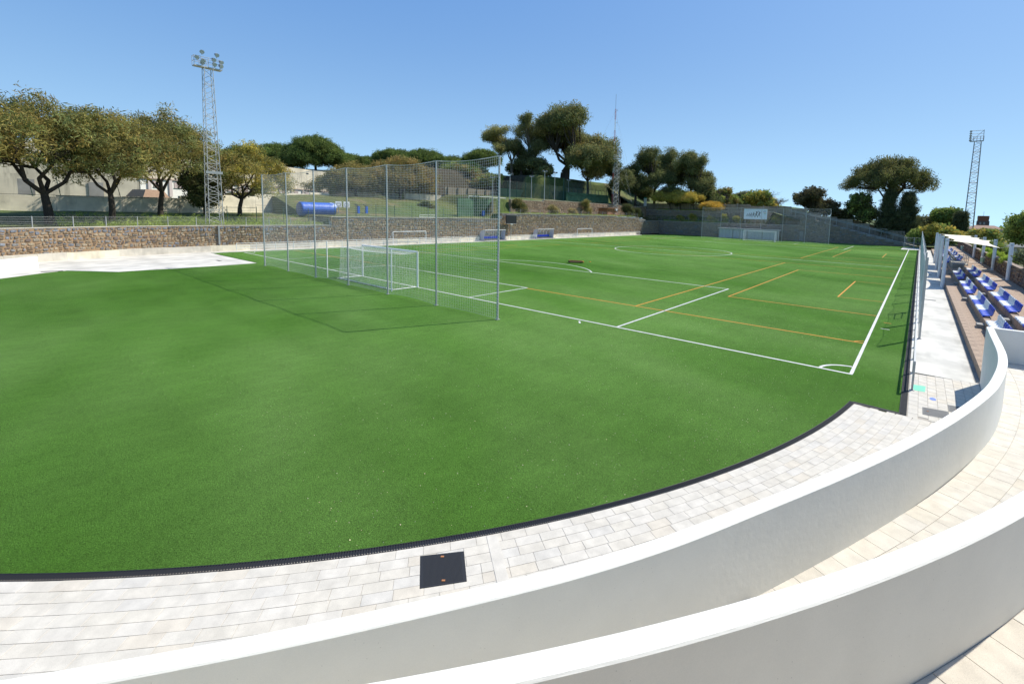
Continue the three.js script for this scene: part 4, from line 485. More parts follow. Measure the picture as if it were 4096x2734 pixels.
// ---------------------------------------------------------------- ball-stop nets and goals
function cord(g, a, b, r) { g.beam(a, b, r, 3, r, false); }
function ballNet(label, xs, z, h, cell, r, sag) { // tall net on posts along a line of constant z
  const t = thing('ball_stop_net', label, 'net'), g = new MB(), top = new MB(), rr = rngOf(Math.round(-z * 10) + 99);
  xs.forEach((x) => { const p = mesh('post', new MB().beam(V(x, 0, z), V(x, h, z), 0.054, 8, 0.05), M.galv, t); mesh('base_plate', new MB().box(x, 0.015, z, 0.2, 0.02, 0.2), M.galvDull, p); });
  for (let k = 0; k + 1 < xs.length; k++) { const a = xs[k], b = xs[k + 1], n = Math.round((b - a) / cell), m = Math.round(h / cell), Y = (q, f) => f > 0.5 ? h * f - sag * Math.sin(q * Math.PI) * (f - 0.5) * 2 : h * f + 0.06 + 0.12 * Math.sin(q * Math.PI) * (1 - 2 * f) * (k % 2 ? 0.4 : 1);
    const bow = (q, f) => 0.05 * Math.sin(q * Math.PI) * Math.sin(f * Math.PI);
    for (let i = 0; i <= n; i++) { const q = i / n, x = lerp(a, b, q); for (let e = 0; e < 4; e++) { const f0 = e / 4, f1 = (e + 1) / 4; cord(g, V(x, Y(q, f0), z + 0.06 + bow(q, f0)), V(x, Y(q, f1), z + 0.06 + bow(q, f1)), r); } }
    for (let j = 0; j <= m; j++) { const f = j / m; for (let i = 0; i < 6; i++) { const q0 = i / 6, q1 = (i + 1) / 6; cord(g, V(lerp(a, b, q0), Y(q0, f), z + 0.06 + bow(q0, f)), V(lerp(a, b, q1), Y(q1, f), z + 0.06 + bow(q1, f)), j === 0 || j === m ? r * 1.8 : r); } }
    const P = []; for (let i = 0; i <= 8; i++) P.push(V(lerp(a, b, i / 8), h - 0.03 - sag * 0.75 * Math.sin(i / 8 * Math.PI), z)); top.path(P, 0.016, 4); }
  stuff(mesh('net', g, M.cord, t)); mesh('top_cable', top, M.galv, t);
  const lace = new MB(); for (let y = 0.1; y < h; y += 0.16) lace.beam(V(xs[xs.length - 1] + 0.07, y, z + 0.05), V(xs[xs.length - 1] - 0.07, y + 0.05, z + 0.07), 0.008, 3); stuff(mesh('lacing', lace, M.cord, t));
  return t;
}
const X7 = (a, b) => Array.from({ length: 7 }, (_, k) => lerp(a, b, k / 6));
ballNet('tall ball stop net on grey posts behind the near goal', X7(-45.45, -15.15), 2.92, 8.22, 0.15, 0.0042, 0.14);
ballNet('tall ball stop net on grey posts behind the far goal', X7(-45.6, -15.1), -102.6, 8.22, 0.2, 0.006, 0.12);
function goal(label, z, s) { // s: direction in which the net stands back
  const t = thing('football_goal', label, 'goal'), c = -30, h = 2.5, w = 3.72, d = 1.9, B = (y) => lerp(d, 1.75, y / h); mesh('crossbar', new MB().beam(V(c - w, h, z), V(c + w, h, z), 0.06, 10), M.whitePaint, t); for (const k of [-1, 1]) mesh('goalpost', new MB().beam(V(c + k * w, 0, z), V(c + k * w, h + 0.05, z), 0.06, 10), M.whitePaint, t);
  mesh('ground_frame', new MB().beam(V(c - w, 0.04, z), V(c - w, 0.04, z + s * d), 0.03, 5).beam(V(c + w, 0.04, z), V(c + w, 0.04, z + s * d), 0.03, 5).beam(V(c - w, 0.04, z + s * d), V(c + w, 0.04, z + s * d), 0.03, 5), M.whitePaint, t);
  const g = new MB(), r = z === 0 ? 0.005 : 0.006, cell = 0.13, top = (x, q) => h - 0.1 * Math.sin(q * Math.PI) - 0.35 * Math.sin(q * Math.PI * 0.5) * Math.sin((x - c + w) / (2 * w) * Math.PI) * 0.4;
  for (let x = c - w; x <= c + w + 0.01; x += cell) { for (let k = 0; k < 5; k++) cord(g, V(x, top(x, k / 5), z + s * 1.75 * k / 5), V(x, top(x, (k + 1) / 5), z + s * 1.75 * (k + 1) / 5), r); cord(g, V(x, top(x, 1), z + s * 1.75), V(x, 0.05, z + s * d), r); }
  for (let k = 0; k <= 13; k++) { const q = k / 13; for (let e = 0; e < 8; e++) { const a = lerp(c - w, c + w, e / 8), b = lerp(c - w, c + w, (e + 1) / 8); cord(g, V(a, top(a, q), z + s * 1.75 * q), V(b, top(b, q), z + s * 1.75 * q), r); } }
  for (let y = 0.05; y < h - 0.1; y += cell) { cord(g, V(c - w, y, z + s * B(y)), V(c + w, y, z + s * B(y)), r); for (const k of [-1, 1]) { const X = c + k * w; cord(g, V(X, y, z), V(X + k * -0.06 * Math.sin(y / h * 3), y - 0.04, z + s * B(y) * 0.5), r); cord(g, V(X + k * -0.06 * Math.sin(y / h * 3), y - 0.04, z + s * B(y) * 0.5), V(X, y, z + s * B(y)), r); } }
  for (const k of [-1, 1]) for (let q = cell; q < d; q += cell) cord(g, V(c + k * w, 0.05, z + s * q), V(c + k * w, h - 0.06, z + s * Math.min(q, 1.75)), r);
  for (const k of [0, 1, 2]) { const f = new MB(); }
  const heap = rngOf(7); for (let k = 0; k < 220; k++) { const a = lerp(c - w, c + w, heap()); cord(g, V(a, 0.02 + 0.06 * heap(), z + s * (d - 0.1 + 0.3 * heap())), V(a + 0.18 * (heap() - 0.5), 0.02 + 0.12 * heap(), z + s * (d - 0.1 + 0.3 * heap())), r); }
  stuff(mesh('net', g, M.cord, t));
  for (const k of [-1, 1]) mesh('net_support_pole', new MB().beam(V(c + k * 4.5 - (k < 0 ? 0.45 : 0.45), 0, z + s * 2.22), V(c + k * 4.5 - 0.45, 2.82, z + s * 2.22), 0.04, 7), M.whitePaint, t);
  for (const k of [-1, 1]) cord(g, V(0, 0, 0), V(0, 0, 0), r);
}
goal('white full size goal with net in front of the near ball stop net', 0, 1); goal('white full size goal in front of the grey shed at far end', -100, -1);
{ const t = thing('turf_brush', 'dark brown drag brush frame lying near the penalty arc', 'brush'); const a = V(-29.35, 0, -21.6), b = V(-28.2, 0, -22.75), d = V().subVectors(b, a).normalize(), n = V(-d.z, 0, d.x); const P = (s, u, y) => V(a.x + d.x * s + n.x * u, y, a.z + d.z * s + n.z * u), mm = mat(0.09, 0.055, 0.025, 0.9); for (let k = 0; k < 5; k++) mesh('brush_bar', new MB().beam(P(0, k * 0.22 - 0.4, 0.12), P(1.62, k * 0.22 - 0.4, 0.12), 0.06, 6), mm, t); mesh('frame', new MB().beam(P(0.1, -0.5, 0.24), P(0.1, 0.55, 0.24), 0.05, 5).beam(P(1.5, -0.5, 0.2), P(1.5, 0.55, 0.2), 0.05, 5).beam(P(0.1, 0, 0.26), P(1.5, 0.1, 0.22), 0.05, 5), mat(0.25, 0.13, 0.03, 0.8), t); mesh('orange_end', new MB().box(P(1.66, -0.2, 0.09).x, 0.1, P(1.66, -0.2, 0.09).z, 0.14, 0.16, 0.2), M.orange, t); const q = g2(-27.6, -24); tag(mesh('training_marker', new THREE.CylinderGeometry(0.1, 0.14, 0.05, 14, 1, true).translate(-28.3, 0.03, -24.3), M.orange), 'small orange marker disc on turf beyond the drag brush', 'marker'); }
function g2(x, z) { return V(x, 0, z); }
{ // long shed behind the far goal
  const t = thing('equipment_shed', 'long low grey panelled shed with pale roof behind far goal', 'shed'), x0 = -43, x1 = -27.6; mesh('roof', new MB().box((x0 + x1) / 2, 2.62, -109.6, x1 - x0 + 0.6, 0.22, 2.2), mat(0.7, 0.68, 0.64, 0.8, { map: grainTex }), t); mesh('back_wall', new MB().box((x0 + x1) / 2, 1.25, -110.5, x1 - x0, 2.5, 0.15), M.concGrey, t);
  const pm = mat(0.42, 0.47, 0.5, 0.6); for (let k = 0; k < 16; k++) { const w = (x1 - x0) / 16; mesh('door_panel', new MB().box(x0 + w * (k + 0.5), 1.22, -108.8, w - 0.06, 2.42, 0.06), pm, t); } for (let k = 0; k <= 16; k += 4) mesh('post', new MB().box(lerp(x0, x1, k / 16), 1.25, -108.7, 0.14, 2.5, 0.14), M.concGrey, t); for (const s of [x0, x1]) mesh('side_wall', new MB().box(s, 1.25, -109.6, 0.1, 2.46, 1.7), M.concGrey, t);
  tag(mesh('grey_door', new MB().box(-22.6, 1.3, -111.72, 0.9, 2.5, 0.1), M.concGrey), 'pale grey steel door in the far stone wall', 'door');
}
{ // banner board with figures
  const w = 1024, h = 480, cv = document.createElement('canvas'); cv.width = w; cv.height = h; const c = cv.getContext('2d'); c.fillStyle = '#dfe6ec'; c.fillRect(0, 0, w, h); c.strokeStyle = '#35302f'; c.lineCap = 'round'; c.fillStyle = '#3a3534';
  const fig = (x, y, s, lean, arm) => { c.lineWidth = 15 * s; const L = (...p) => { c.beginPath(); p.forEach(([a, b], k) => (k ? c.lineTo : c.moveTo).call(c, x + a * s, y + b * s)); c.stroke(); }; c.beginPath(); c.arc(x + lean * 30 * s, y - 150 * s, 17 * s, 0, 7); c.fill(); c.lineWidth = 24 * s; L([lean * 24, -122], [0, -62]); c.lineWidth = 14 * s; L([0, -62], [-26, -30], [-40, 0]); L([0, -62], [26, -34], [34 + lean * 8, 0]); L([lean * 22, -116], [lean * 22 + 30, -90 - arm * 40], [lean * 22 + 50, -84 - arm * 90]); L([lean * 22, -116], [lean * 22 - 26, -84], [lean * 22 - 34, -60]); };
  fig(130, 350, 0.8, 1.6, -0.6); fig(225, 350, 0.95, 1.1, -0.3); fig(318, 365, 1.1, 0.4, 0.3); fig(432, 360, 1.25, 0.1, 0.2); fig(560, 375, 1.6, 0, 1); fig(680, 350, 1.35, 0.2, 0.7);
  for (const [y, k, l] of [[70, '#3c8f6a', 96], [104, '#3a62b0', 136], [138, '#c07a35', 130], [172, '#c9a13a', 100], [204, '#3f9c55', 96], [236, '#4b8f9c', 84]]) { c.fillStyle = k; for (let x = 0; x < l; x += 17) c.fillRect(980 - l + x, y, 12, 15); } c.fillStyle = '#9fb3ad'; for (let x = 0; x < 150; x += 19) c.fillRect(80 + x, 58, 13, 17); c.fillStyle = '#a9bfc2'; c.fillRect(790, 430, 60, 16); c.beginPath(); c.arc(930, 432, 20, 0, 7); c.fill();
  const t = new THREE.CanvasTexture(cv); t.colorSpace = THREE.SRGBColorSpace; const o = thing('banner_board', 'large white banner with running figures above the far goal', 'banner'); const g = new THREE.BoxGeometry(6.05, 2.78, 0.06); g.translate(-34.2, 6.7, -111.2); const wm = mat(0.75, 0.77, 0.8, 0.7), pm = new THREE.MeshStandardMaterial({ map: t, roughness: 0.6 }); const b = new THREE.Mesh(new THREE.PlaneGeometry(6.0, 2.73).translate(-34.2, 6.7, -111.16), pm); mesh('board', g, wm, o); b.name = 'print'; b.castShadow = b.receiveShadow = true; o.add(b); for (const x of [-36.8, -34.2, -31.6]) mesh('leg', new MB().beam(V(x, 3.95, -111.35), V(x, 8.0, -111.35), 0.06, 5), M.galvDull, o);
}
// ---------------------------------------------------------------- right side: railing, net fence, stand
{
  const t = thing('touchline_railing', 'low grey railing with white top strip beside the right touchline', 'railing'), n = 46; mesh('top_rail', new MB().box(1.76, 0.96, -48.8, 0.055, 0.06, 98.6), M.galv, t); mesh('white_strip', new MB().box(1.775, 0.93, -50.5, 0.018, 0.14, 95), M.whitePaint, t); mesh('mid_rail', new MB().beam(V(1.76, 0.52, 0.5), V(1.76, 0.52, -98), 0.026, 6), M.galv, t);
  for (let k = 0; k <= n; k++) { const z = 0.5 - k * 98.5 / n; const p = mesh('post', new MB().box(1.76, 0.48, z, 0.06, 0.96, 0.06), M.galv, t); if (k < 10) mesh('base_plate', new MB().box(1.76, 0.03, z, 0.13, 0.016, 0.13), M.galvDull, p); }
}
{
  const t = thing('side_ball_net', 'tall net fence on grey posts beside the right touchline', 'net fence'), g = new MB(), top = new MB(), h = 3.9, x = 1.93, z0 = -8.1, n = 20, s = 4.47;
  for (let k = 0; k <= n; k++) { const z = z0 - k * s; const p = mesh('post', new MB().box(x, h / 2, z, 0.09, h, 0.09), M.galv, t); if (k < 8) mesh('base_plate', new MB().box(x, 0.03, z, 0.18, 0.016, 0.18), M.galvDull, p); if (k < n) { const sg = 0.32 * (k % 3 === 2 ? 1.6 : 1), Y = (q, f) => 0.25 + (h - 0.25 - (sg * Math.sin(q * Math.PI))) * f; const m = 18; for (let i = 0; i <= m; i++) { const q = i / m; cord(g, V(x - 0.06, Y(q, 0), z - s * q), V(x - 0.06, Y(q, 1), z - s * q), 0.0026); } for (let j = 0; j <= 15; j++) for (let i = 0; i < 5; i++) cord(g, V(x - 0.06, Y(i / 5, j / 15), z - s * i / 5), V(x - 0.06, Y((i + 1) / 5, j / 15), z - s * (i + 1) / 5), j === 15 ? 0.012 : 0.0026); } }
  stuff(mesh('net', g, M.cord, t)); mesh('tension_cable', new MB().beam(V(x, 1.15, z0), V(x, 1.15, z0 - n * s), 0.008, 4), M.galv, t);
  const b = mesh('control_box', new MB().box(x + 0.1, 2.4, -17.2, 0.12, 0.35, 0.28), M.concGrey, t); mesh('lid', new MB().box(x + 0.17, 2.4, -17.2, 0.02, 0.33, 0.26), M.galvDull, b);
  // floodlight bracket whose frame throws the square shadow on the turf
  mesh('swing_gate_frame', new MB().beam(V(x - 0.05, 2.1, -15.0), V(x - 0.05, 2.1, -17.04), 0.025, 4).beam(V(x - 0.05, 3.0, -15.0), V(x - 0.05, 3.0, -17.04), 0.025, 4).beam(V(x - 0.05, 2.1, -15.0), V(x - 0.05, 3.0, -15.0), 0.025, 4), M.galv, t);
}
{
  const st = thing('grandstand', 'brown aggregate stepped stand along the right touchline', 'stand'), z0 = -2.2, z1 = -99; const S = [[3.63, 8, 0.37], [4.46, 8, 0.74], [5.43, 8, 1.1]];
  S.forEach(([x, x2, y], k) => { const n = 20; for (let e = 0; e < n; e++) { const a = lerp(z0, z1, e / n), b = lerp(z0, z1, (e + 1) / n) + 0.006; mesh('step_slab', new MB().slab([[x, a], [k < 2 ? S[k + 1][0] + 0.05 : 7.7, a], [k < 2 ? S[k + 1][0] + 0.05 : 7.7, b], [x, b]], k ? S[k - 1][2] - 0.1 : -0.05, y, 0.012), M.agg, st); } });
  structure('path_gutter', new MB().slab([[3.48, -1.9], [3.64, -1.9], [3.64, -99], [3.48, -99]], 0, DY + 0.004), M.concGrey);
  stoneWall('stand_back_wall', 'dark stone wall with tan coping along the back of the stand', [[7.62, -99], [7.62, -6]], { y0: 1.0, y1: 2.3, pal: [[0.2, 0.12, 0.08], [0.16, 0.1, 0.075], [0.13, 0.09, 0.07], [0.24, 0.15, 0.1]], seed: 21, sw: 0.5, sh: 0.34, thick: 0.35, parts: 200, capM: mat(0.5, 0.37, 0.28, 0.9, { map: aggTex }), nearPart: (x, z) => z > -70 });
  // paler inset slabs and far end wall
  for (const z of [-32.2, -42.1, -52, -62.4]) tag(mesh('pale_slab', new MB().slab([[6.15, z + 0.2], [7.3, z + 0.2], [7.3, z - 0.2], [6.15, z - 0.2]], 1.05, 1.112), M.concPath), { '-32.2': 'pale slab at the foot of the nearest rear sail post', '-42.1': 'pale slab at the foot of the second rear sail post', '-52': 'pale slab at the foot of the third rear sail post', '-62.4': 'pale slab at the foot of the farthest rear sail post' }[z], 'slab', 'pale slabs at the rear sail posts');
}
function seatGeo() { // moulded shell with ribbed back, one seat, facing -x
  const g = new MB(), prof = [[0, 0.04], [0.005, 0.1], [0.03, 0.125], [0.16, 0.105], [0.3, 0.1], [0.37, 0.13], [0.41, 0.2], [0.445, 0.34], [0.475, 0.47], [0.485, 0.49], [0.5, 0.47], [0.46, 0.3], [0.43, 0.16], [0.36, 0.06]], nu = 6, w = 0.46, ids = [];
  for (let k = 0; k < prof.length; k++) { ids.push([]); for (let e = 0; e <= nu; e++) { const u = e / nu * 2 - 1, edge = Math.abs(u) ** 4, [x, y] = prof[k], top = k > 6 && k < 12 ? 1 - 0.1 * Math.max(0, Math.abs(u) - 0.6) * (k > 7 ? 1 : 0) : 1; ids[k].push(g.v(x - (k > 6 ? 0.035 * edge : 0) + (k < 3 ? 0.02 * edge : 0), y * top + (k > 2 && k < 6 ? 0.025 * edge : 0), u * w / 2, 0, 1, 0, x, u)); } }
  for (let k = 0; k + 1 < prof.length; k++) for (let e = 0; e < nu; e++) g.i.push(ids[k][e], ids[k + 1][e], ids[k + 1][e + 1], ids[k][e], ids[k + 1][e + 1], ids[k][e + 1]);
  for (const e of [0, nu]) for (let k = 1; k + 2 < 7; k++) g.i.push(ids[0][e], ids[k][e], ids[k + 1][e]);
  const q = g.geo(); q.computeVertexNormals(); return q;
}
{
  const G = seatGeo(), order = ['first', 'second', 'third', 'fourth', 'fifth', 'sixth', 'seventh'];
  const blocks = [[-10.9, 9], [-20.75, 16], [-30.4, 16], [-40.5, 16], [-62, 16], [-72, 16], [-82, 14]];
  const where = ['nearest block beside the white cross wall', 'second block from the camera', 'third block from the camera', 'block just before the railed platform', 'block just beyond the railed platform', 'last but one block of the stand', 'farthest block of the stand'];
  for (const [row, x, y] of [['front', 4.42, 0.74], ['back', 5.4, 1.1]]) blocks.forEach(([zf, n], b) => { for (let k = 0; k < n; k++) { const white = Math.floor(k / 4) % 2 === 0; const o = mesh('stadium_seat', G, white ? M.whiteSeat : M.blueSeat); o.position.set(x, y, zf + 0.26 + k * 0.52); tag(o, `${white ? 'white' : 'blue'} plastic stand seat in the ${row} row, ${where[b]}`, 'seat', `${white ? 'white' : 'blue'} seats, ${row} row, ${where[b]}`); } });
  const bl = [[4.32, 0.37, [-11.5, -21.55, -31.6, -41.5, -50.5], 'front'], [5.22, 0.74, [-11.7, -22.05, -31.7, -42.1], 'back']];
  for (const [x, y, zs, row] of bl) zs.forEach((z, k) => tag(mesh('step_block', new MB().slab([[x - 0.16, z - 0.3], [x + 0.13, z - 0.3], [x + 0.13, z + 0.3], [x - 0.16, z + 0.3]], y, y + 0.19, 0.01), M.concGrey), `grey concrete step block of the ${row} aisle row, ${order[k]} from the camera`, 'step block', 'grey step blocks in the stand aisles'));
  const p = thing('railed_platform', 'grey concrete platform with steel guard rail in the stand', 'platform'); mesh('base', new MB().slab([[4.62, -45.4], [5.9, -45.4], [5.9, -52.6], [4.62, -52.6]], 0.37, 1.2, 0.01), M.concGrey, p); for (const x of [4.68, 5.84]) for (const z of [-45.5, -47.9, -50.2, -52.5]) { mesh('post', new MB().beam(V(x, 1.2, z), V(x, 2.2, z), 0.028, 6), M.galv, p); } for (const y of [1.5, 1.85, 2.2]) mesh('rail', new MB().beam(V(4.68, y, -45.5), V(4.68, y, -52.5), 0.026, 6).beam(V(4.68, y, -45.5), V(5.84, y, -45.5), 0.026, 6).beam(V(4.68, y, -52.5), V(5.84, y, -52.5), 0.026, 6), M.galv, p);
  for (const [z, l] of [[-47.2, 'small green and white litter bin between rear sail posts'], [-78, 'small green litter bin at the far end of the stand']]) { const q = thing('litter_bin', l, 'bin'); for (const d of [-0.22, 0.22]) mesh('post', new MB().beam(V(7.1, 1.1, z + d), V(7.1, 2.05, z + d), 0.025, 6), M.galv, q); mesh('basket', new THREE.CylinderGeometry(0.2, 0.16, 0.5, 14, 1, true).translate(7.1, 1.75, z), mat(0.35, 0.55, 0.42, 0.5), q); mesh('rim', new THREE.TorusGeometry(0.2, 0.02, 6, 16).rotateX(Math.PI / 2).translate(7.1, 2.0, z), M.galv, q); }
}
{ // shade sails on posts
  const zs = [-31.8, -41.75, -51.6, -62.2], nth = ['nearest', 'second', 'third', 'farthest']; const F = zs.map((z) => V(3.44, 4.24, z)), B = zs.map((z) => V(7.45, 4.08, z));
  zs.forEach((z, k) => { for (const [x, y0, h, l] of [[3.44, 0, 4.24, 'front'], [7.45, 1.1, 4.1, 'rear']]) { const t = thing('sail_post', `${nth[k]} tall white ${l} post of the shade sails`, 'post', 'white shade sail posts'); mesh('post', new MB().beam(V(x, y0, z), V(x, h, z), 0.14, 18), M.whitePaint, t); mesh('eye_bolt', new THREE.TorusGeometry(0.05, 0.012, 5, 10).translate(x, h - 0.18, z + 0.16), M.galv, t); } });
  for (let k = 0; k < 3; k++) { const t = thing('shade_sail', `cream fabric shade sail, ${['nearest', 'middle', 'farthest'][k]} of three over the stand`, 'shade sail', 'cream shade sails'); const c = [V(3.75, 4.05, zs[k] - 0.45), V(3.75, 4.08, zs[k + 1] + 0.45), V(6.9, k ? 3.9 : 3.62, zs[k] - 0.7), V(7.05, 3.98, zs[k + 1] + 0.5)], g = new MB(), n = 14, ids = []; for (let i = 0; i <= n; i++) { ids.push([]); for (let j = 0; j <= n; j++) { const u = i / n, v = j / n, e = (q) => 4 * q * (1 - q); const uu = lerp(u, 0.5, 0.16 * e(v)), vv = lerp(v, 0.5, 0.24 * e(u)); const p = V().lerpVectors(V().lerpVectors(c[0], c[1], uu), V().lerpVectors(c[2], c[3], uu), vv); ids[i].push(g.v(p.x, p.y - 0.12 * e(u) * e(v), p.z, 0, 1, 0, p.x, p.z)); } } for (let i = 0; i < n; i++) for (let j = 0; j < n; j++) g.i.push(ids[i][j], ids[i + 1][j], ids[i + 1][j + 1], ids[i][j], ids[i + 1][j + 1], ids[i][j + 1]); const q = g.geo(); q.computeVertexNormals(); mesh('fabric', q, M.sail, t); const ca = new MB(); [[c[0], F[k]], [c[1], F[k + 1]], [c[2], B[k]], [c[3], B[k + 1]]].forEach(([a, b]) => ca.beam(a, V(b.x, b.y - 0.18, b.z), 0.014, 4)); mesh('cables', ca, M.galv, t); }
}

// ---------------------------------------------------------------- lattice towers
function lattice(t, x, y0, z, w0, h, w1, n, r, m) { // square tapering mast: four legs and bracing
  const C = [[-1, -1], [1, -1], [1, 1], [-1, 1]], P = (k, f) => { const w = lerp(w0, w1, f) / 2; return V(x + C[k % 4][0] * w, y0 + h * f, z + C[k % 4][1] * w); }; for (let k = 0; k < 4; k++) mesh('leg', new MB().beam(P(k, 0), P(k, 1), r, 5, r * 0.8), m, t);
  const g = new MB(); for (let e = 0; e < n; e++) for (let k = 0; k < 4; k++) { const a = e / n, b = (e + 1) / n; (e + k) % 2 ? g.beam(P(k, a), P(k + 1, b), r * 0.5, 4) : g.beam(P(k + 1, a), P(k, b), r * 0.5, 4); if (e % 3 === 0) g.beam(P(k, a), P(k + 1, a), r * 0.5, 4); } mesh('bracing', g, m, t);
}
function lightHead(t, x, y, z, L, dir, lamps, m, lm, ax = 'z') { // platform with guard rail and floodlights along z
  const W2 = 0.8, B = (a, b) => ax === 'z' ? [b, a] : [a, b]; const bx = (u, yy, v, su, sy, sv) => { const [px, pz] = B(u, v), [sx, sz] = B(su, sv); return new MB().box(x + px, y + yy, z + pz, sx, sy, sz); }; mesh('platform', bx(0, 0, 0, L, 0.12, W2), m, t); const g = new MB(), pt = (u, yy, v) => { const [px, pz] = B(u, v); return V(x + px, y + yy, z + pz); };
  for (const v of [-W2 / 2, W2 / 2]) { for (const yy of [0.55, 1.05]) g.beam(pt(-L / 2, yy, v), pt(L / 2, yy, v), 0.025, 4); for (let k = 0; k <= 4; k++) g.beam(pt(lerp(-L / 2, L / 2, k / 4), 0, v), pt(lerp(-L / 2, L / 2, k / 4), 1.05, v), 0.025, 4); } for (const u of [-L / 2, L / 2]) for (const yy of [0.55, 1.05]) g.beam(pt(u, yy, -W2 / 2), pt(u, yy, W2 / 2), 0.025, 4); mesh('guard_rail', g, m, t);
  lamps.forEach(([u, yy, v, a]) => { const q = pt(u, yy, v + dir * W2 / 2), lamp = new THREE.Group(); lamp.name = 'floodlight'; lamp.position.copy(q); lamp.rotation.set(0, a, 0); t.add(lamp); const c = new THREE.CylinderGeometry(0.23, 0.14, 0.36, 12); c.rotateX(Math.PI / 2 + 0.5); mesh('housing', c, lm, lamp); const f = new THREE.CylinderGeometry(0.21, 0.21, 0.03, 12); f.translate(0, 0.195, 0); f.rotateX(Math.PI / 2 + 0.5); mesh('lens', f, mat(0.5, 0.52, 0.55, 0.15), lamp); mesh('bracket', new MB().beam(V(0, -0.4, 0), V(0, 0, 0), 0.03, 4), m, lamp); });
}
{ const t = thing('floodlight_tower', 'tall galvanised lattice floodlight tower in the left tree row', 'floodlight tower'); lattice(t, -64.6, 3.0, 1.45, 1.4, 17.9, 0.8, 30, 0.042, M.galv); lightHead(t, -64.6, 20.95, 1.45, 2.6, 1, [[1.0, 0.9, 0, 1.2], [0.55, 1.6, 0, 1.4], [0.45, 0.65, 0, 1.2], [0.5, 0.1 + 0.35, -0.2, 1.3], [-0.5, 1.0, 0, 1.7], [-0.55, 0.5, 0, 1.6], [-0.8, 1.6, 0, 1.8], [-1.2, 0.9, 0, 1.9], [-1.15, 0.45, 0, 1.9]], M.galv, M.galvDull); mesh('control_box', new MB().box(-63.95, 9.1, 1.45, 0.2, 0.3, 1.6), M.galvDull, t); mesh('cable_duct', new MB().box(-62.72, 1.9, 1.6, 0.18, 2.2, 0.16), M.galvDull, t); }
{ const t = thing('floodlight_tower', 'tall slim lattice floodlight tower behind the right stand', 'floodlight tower'); lattice(t, 10.2, 1.2, -120.7, 1.75, 22.9, 1.15, 30, 0.07, M.galvDull); lightHead(t, 10.0, 24.2, -120.7, 2.3, -1, [[-1.15, 0.3, 0.4, 0], [-1.15, 0.8, 0.4, 0], [-1.15, 1.3, 0.4, 0], [-1.15, 1.8, 0.4, 0], [-1.15, 2.3, 0.4, 0]], M.galvDull, M.blackIron, 'x'); mesh('tall_rail', new MB().beam(V(8.9, 24.2, -121.1), V(8.9, 26.7, -121.1), 0.05, 4).beam(V(11.1, 24.2, -121.1), V(11.1, 26.7, -121.1), 0.05, 4).beam(V(8.9, 26.6, -121.1), V(11.1, 26.6, -121.1), 0.05, 4).beam(V(8.9, 25.9, -121.1), V(11.1, 25.9, -121.1), 0.04, 4).beam(V(8.9, 24.2, -121.1), V(11.1, 26.6, -121.1), 0.04, 4), M.galvDull, t); }
{ const t = thing('floodlight_tower', 'lattice floodlight tower rising from the far terrace beside the mast', 'floodlight tower'); lattice(t, -65.6, 5.1, -90.0, 1.05, 15.4, 0.95, 26, 0.045, M.galv); lightHead(t, -65.6, 20.6, -90.0, 2.6, 1, [[-0.9, 1.5, 0, 1.2], [-0.3, 2.2, 0, 1.4], [0.4, 1.5, 0, 1.2], [0.9, 0.6, 0, 1.3], [-0.8, 0.5, 0, 1.3], [0.5, 2.2, 0, 1.3]], M.galv, M.galvDull); }
{ const t = thing('radio_mast', 'very tall thin red and white guyed radio mast', 'mast'), x = -71.2, z = -97.2, red = mat(0.5, 0.12, 0.1, 0.6); for (let k = 0; k < 9; k++) { const q = new MB(), y0 = 8.6 + k * 3.05, P = (e, y) => V(x + 0.2 * Math.cos(e * 2.094), y, z + 0.2 * Math.sin(e * 2.094)); for (let e = 0; e < 3; e++) { q.beam(P(e, y0), P(e, y0 + 3.05), 0.035, 4); for (let u = 0; u < 6; u++) q.beam(P(e, y0 + u * 0.51), P(e + 1, y0 + (u + 1) * 0.51), 0.018, 3); } mesh('mast_section', q, k % 2 ? M.whitePaint : red, t); } mesh('top_whip', new MB().beam(V(x, 36, z), V(x, 40.2, z), 0.05, 4), M.galvDull, t); for (const y of [23, 27.5, 32, 35.5]) mesh('antenna_arm', new MB().beam(V(x, y, z), V(x + 0.9, y + 0.05, z + 0.3), 0.035, 4).beam(V(x + 0.9, y - 0.3, z + 0.3), V(x + 0.9, y + 0.4, z + 0.3), 0.03, 4), M.galvDull, t); const g = new MB(); for (let e = 0; e < 3; e++) { const a = e * 2.094 + 0.6; for (const y of [20, 30, 35.5]) g.beam(V(x, y, z), V(x + 13 * Math.cos(a), 9, z + 13 * Math.sin(a)), 0.012, 3); } mesh('guy_wires', g, M.galvDull, t); mesh('dish_bracket', new MB().box(x - 0.6, 21.5, z, 0.7, 1.2, 0.7), M.galv, t); }

// ---------------------------------------------------------------- trees
function leafCluster(n, len, wid, seed, flat = 1) { const g = new MB(), r = rngOf(seed); for (let k = 0; k < n; k++) { let p; do p = V(r() * 2 - 1, r() * 2 - 1, r() * 2 - 1); while (p.lengthSq() > 1); p.y *= flat; const d = V(r() * 2 - 1, (r() * 2 - 1.2) * 0.8, r() * 2 - 1).normalize(), s = d.clone().cross(V(r() - 0.5, r() - 0.5, r() - 0.5)).normalize(), l = len * (0.6 + 0.8 * r()), w = wid * (0.7 + 0.6 * r()); g.quad(p.clone().addScaledVector(d, -l), p.clone().addScaledVector(s, w), p.clone().addScaledVector(d, l), p.clone().addScaledVector(s, -w)); } return g.geo(); }
const LC = { feather: leafCluster(16, 0.34, 0.075, 1), fine: leafCluster(16, 0.3, 0.1, 2), round: leafCluster(14, 0.3, 0.17, 3), needle: leafCluster(20, 0.36, 0.06, 4), droop: leafCluster(15, 0.42, 0.085, 5, 1.3) };
